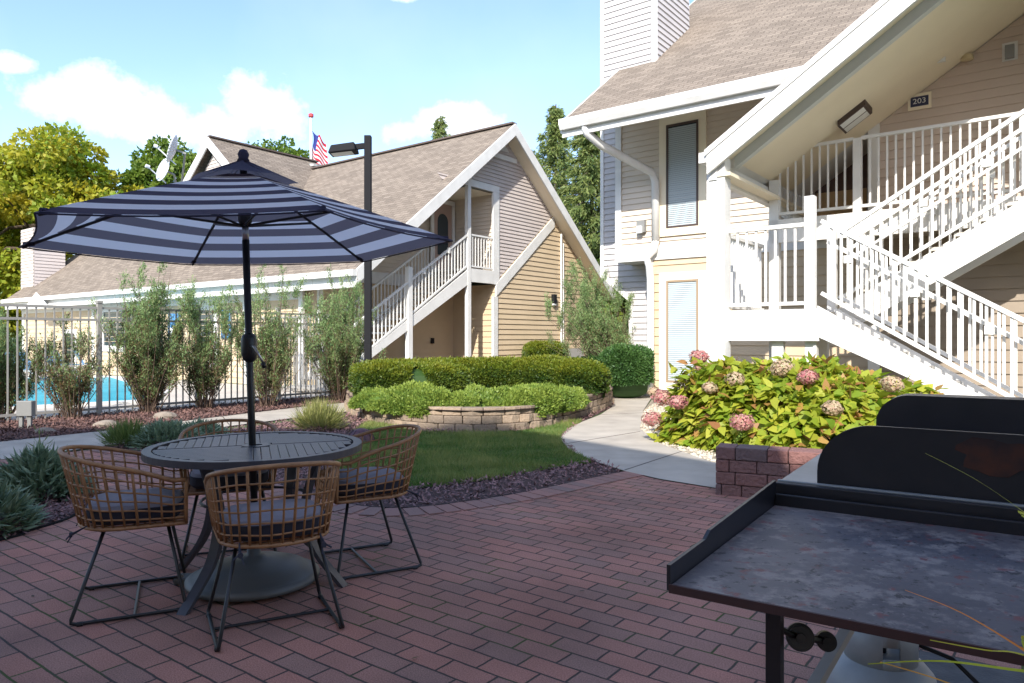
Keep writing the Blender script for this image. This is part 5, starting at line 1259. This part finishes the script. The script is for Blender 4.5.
# ================================================================== GRIDDLE
GO=Vector((.284,1.286,0)); gx=Vector((.832,-.555,0)).normalized(); gy=Vector((.56,.828,0)).normalized(); gy=Vector((-gx.y,gx.x,0))
def GT(x,y,z): return GO+gx*x+gy*y+Vector((0,0,z))
gr=thing('outdoor_griddle', GT(.6,.4,0), 'large black flat top griddle station at the lower right', 'griddle')
GW=1.12; GD=.735; GZ=.88
m=MB(GT); m.box(0,GW,0,GD,GZ-.012,GZ); 
pl=m.build('cooking_plate', STEEL, gr, bevel=.002)
m=MB(GT); P=[(-.004,0),(-.004,.25),(-.004,.27),(-.004,GD)]
def lip(m, y0,y1,h0,h1): m.hexa([(-.008,y0,GZ-.012),(0.0-.001,y0,GZ-.012),(-.001,y1,GZ-.012),(-.008,y1,GZ-.012)],[(-.008,y0,GZ+h0),(-.001,y0,GZ+h0),(-.001,y1,GZ+h1),(-.008,y1,GZ+h1)])
lip(m,0,.19,.034,.036); lip(m,.19,.22,.036,.048); lip(m,.22,GD+.02,.048,.062); m.build('side_lip', GBLACK, gr)
m=MB(GT); m.box(-.002,GW,-.006,-.001,GZ-.014,GZ+.001); m.build('front_edge', mat('edge_rust',(.055,.022,.02),.7), gr)
m=MB(GT); m.box(0,GW,GD+.001,GD+.01,GZ-.02,GZ+.03); m.box(-.008,GW,GD+.03,GD+.05,GZ-.05,GZ+.054); m.box(-.008,GW,GD+.011,GD+.03,GZ-.05,GZ+.005); m.build('grease_channel', GBLACK, gr, bevel=.003)
m=MB(GT); m.box(-.006,GW,GD+.052,GD+.066,GZ+.02,GZ+.058); m.build('rear_rail', GSHELF, gr, bevel=.003)
m=MB(GT); m.box(-.006,GW,GD+.067,GD+.70,GZ+.035,GZ+.05); m.box(-.006,.0,GD+.067,GD+.70,GZ-.03,GZ+.034); m.build('rear_shelf', GSHELF, gr)
def panel(name, x0, x1, y, zb, zt, rad, th, mt, both=False):
    m=MB(GT); P=[(x0,zb)]
    for a in np.linspace(math.pi,math.pi/2,14): P.append((x0+rad+rad*math.cos(a), zt-rad*.95+rad*.95*math.sin(a)))
    P+= [(x1,zt),(x1,zb)]
    m.face([(p[0],y,p[1]) for p in P]); m.face([(p[0],y+th,p[1]) for p in reversed(P)])
    for i in range(len(P)):
        a,b=P[i],P[(i+1)%len(P)]; m.face([(b[0],y,b[1]),(a[0],y,a[1]),(a[0],y+th,a[1]),(b[0],y+th,b[1])])
    return m.build(name, mt, gr)
p1=panel('wind_guard', .09, GW, GD+.08, GZ+.05, GZ+.215, .135, .012, GBLACK)
# rust patch as a material zone on the guard
m=MB(GT)
for (cx,cz_,rx_,rz_) in ((.50,GZ+.165,.10,.045),):
    P=[]
    for a in np.linspace(0,2*math.pi,22)[:-1]:
        k=1+.18*math.sin(3*a+1)+.1*math.sin(7*a); P.append((cx+rx_*k*math.cos(a),cz_+rz_*k*math.sin(a)*(1 if math.sin(a)<0 else .8)))
    m.face([(p[0],GD+.0785,p[1]) for p in P])
m.build('rust_patch', RUST, p1)
p2=panel('rear_hood', .185, .56, GD+.46, GZ+.05, GZ+.27, .09, .10, GBLACK)
m=MB(GT); m.box(.563,.575,GD+.46,GD+.56,GZ+.08,GZ+.11); m.box(.563,.575,GD+.46,GD+.56,GZ+.2,GZ+.23); m.build('hood_hinge', PALE, p2)
for (x,y) in ((.15,.12),(.15,1.3),(1.0,.12),(1.0,1.3)):
    m=MB(GT); m.box(x-.013,x+.013,y-.013,y+.013,0,GZ-.013); m.build('leg', GBLACK, gr)
m=MB(GT); m.box(.15,1.0,.11,.13,.16,.19); m.box(.15,1.0,1.29,1.31,.16,.19); m.box(.14,.16,.14,1.28,.16,.19); m.box(.99,1.01,.14,1.28,.16,.19); m.build('lower_frame', GBLACK, gr)
m=MB(GT); m.beam(Vector((0,0,0)),Vector((0,0,0.001)),.001,.001) if False else None; m=MB(); m.beam(PD(858,612,1.8),PD(806,700,1.45),.022,.022); m.build('support_bar', PALE, gr); m=MB(GT); m.box(.56,.585,.30,1.1,.50,.52); m.build('support_bar', PALE, gr)
m=MB(GT); m.box(.2,GW,.5,.52,GZ-.08,GZ-.02); m.build('burner_rail', GBLACK, gr)
# regulator & hose
c1=PD(800,637,1.33); c2=PD(826,641,1.36); d_=Vector((-.25,-.9,.25))
rg=None
m=MB(); m.disc(c1,d_,.025,.012); m.disc(c1+d_.normalized()*.008,d_,.021,.010); m.disc(c1+d_.normalized()*.016,d_,.009,.012); rg=m.build('regulator', mat('regulator_grey',(.055,.058,.06),.45), gr, bevel=.001)
m=MB(); m.disc(c2,d_,.018,.022); m.disc(c2+d_.normalized()*.014,d_,.008,.010); m.tube([c1,c2],.007,8); m.build('regulator_valve', BLACKM, rg)
m=MB(); s_=PD(768,600,1.3); m.tube([s_,PD(770,618,1.3),PD(778,628,1.31),PD(790,634,1.32),c1],.006,8); m.build('gas_hose', BLACKM, gr, smooth=True)
# mat, tank
m=MB(GT); m.box(-.05,1.1,1.38-.35,2.2,.012,.024); mt_=m.build('floor_mat', MATD, loc=GT(.5,1.6,.012)); setp(mt_,'dark grey rubber mat on the bricks under the griddle','mat')
tk=Vector((1.125,2.2,.024)); ta=thing('propane_tank', tk, 'pale grey gas cylinder with collar under the griddle','gas cylinder')
m=MB(); m.lathe([(.0,.03),(.10,.03),(.145,.06),(.155,.10),(.155,.25),(.148,.285),(.12,.318),(.07,.335),(.03,.34),(0,.34)],tuple(tk),32); m.build('body',TANK,ta,smooth=True)
m=MB(); m.lathe([(.105,.0),(.105,.035)],tuple(tk),24); m.build('foot_ring',TANK,ta)
m=MB(); n=40; zb,zt=.315,.45
for k in range(n):
    a=2*math.pi*k/n+1.95; b=2*math.pi*(k+1)/n+1.95
    if k>=33: continue
    z1_=zt; slot=(k%11) in (4,5,6)
    cc=lambda a_,z: tk+Vector((math.cos(a_)*.103,math.sin(a_)*.103,z))
    if slot:
        m.face([cc(a,zb),cc(b,zb),cc(b,zb+.04),cc(a,zb+.04)]); m.face([cc(a,zb+.075),cc(b,zb+.075),cc(b,z1_),cc(a,z1_)])
    else: m.face([cc(a,zb),cc(b,zb),cc(b,z1_),cc(a,z1_)])
o=m.build('collar',TANK,ta,smooth=True,bevel=.0006); sm_=o.modifiers.new('s','SOLIDIFY'); sm_.thickness=.005
m=MB(); m.tube([tk+Vector((0,0,.33)),tk+Vector((0,0,.40))],.018,10); m.tube([tk+Vector((-.03,0,.39)),tk+Vector((.05,-.02,.39))],.014,10); m.disc(tk+Vector((0,0,.415)),(0,0,1),.03,.016); m.build('valve',BLACKM,ta,smooth=True)
m=MB(); m.tube([tk+Vector((.05,-.02,.39)),tk+Vector((.16,-.1,.36)),tk+Vector((.3,-.25,.2)),tk+Vector((.34,-.3,.05))],.007,8); m.build('hose',BLACKM,ta,smooth=True)
# ornamental grass beside the camera
og=thing('ornamental_grass', (1.32,.42,0), 'thin yellow green and orange grass blades leaning in from the right over the griddle', 'plant')
m=MB()
def blade(pts, w, rnd):
    pts=[Vector(p) for p in pts]; sm=[]
    for i in range(len(pts)-1):
        g_=lambda k: pts[max(0,min(len(pts)-1,k))]
        for q in range(6):
            t=q/6; p0,p1,p2,p3=g_(i-1),g_(i),g_(i+1),g_(i+2); sm.append(.5*((2*p1)+(-p0+p2)*t+(2*p0-5*p1+4*p2-p3)*t*t+(-p0+3*p1-3*p2+p3)*t**3))
    sm.append(pts[-1]); N_=len(sm)
    for i in range(N_-1):
        d=(sm[i+1]-sm[i]).normalized(); s=d.cross(Vector((.3,-1,.3))).normalized(); w0=w*1.5*(1-i/N_)+.0005; w1=w*1.5*(1-(i+1)/N_)+.0005
        m.face([sm[i]-s*w0,sm[i]+s*w0,sm[i+1]+s*w1,sm[i+1]-s*w1],0,rnd=rnd)
B0=Vector((1.32,.42,.01))
blade([B0,(1.30,.5,.6),PD(1090,560,.9),PD(1024,512,1.0),PD(975,479,1.1),PD(925,453,1.2)],.0016,.1)
blade([B0,(1.28,.45,.5),PD(1100,700,.85),PD(1024,650,.9),PD(960,612,.97),PD(905,590,1.05)],.0018,.95)
blade([B0,(1.3,.42,.45),PD(1110,680,.8),PD(1024,671,.86),PD(940,661,.93),PD(868,664,1.0)],.0018,.0)
blade([B0,(1.3,.4,.4),PD(1110,690,.85),PD(1024,655,.9),PD(985,650,.95),PD(930,640,1.0)],.001,.2)
blade([B0,(1.3,.4,.4),PD(1110,760,.85),PD(1000,705,.9),PD(940,680,.95),PD(880,662,1.0)],.001,.7)
for k in range(26):
    a=random.uniform(-.8,1.6); L=random.uniform(.15,.4); h=random.uniform(.5,.8); blade([B0+Vector((random.uniform(-.05,.05),random.uniform(-.05,.05),0)),B0+Vector((math.cos(a)*L*.3,-abs(math.sin(a))*L*.3,h*.7)),B0+Vector((math.cos(a)*L*1.0,-abs(math.sin(a))*L,h))],.0025,random.random())
m.build('blades', BLADE, og)
# remove the empty-name duplicates of orphan data
for me in [x for x in bpy.data.meshes if x.users == 0]: bpy.data.meshes.remove(me)
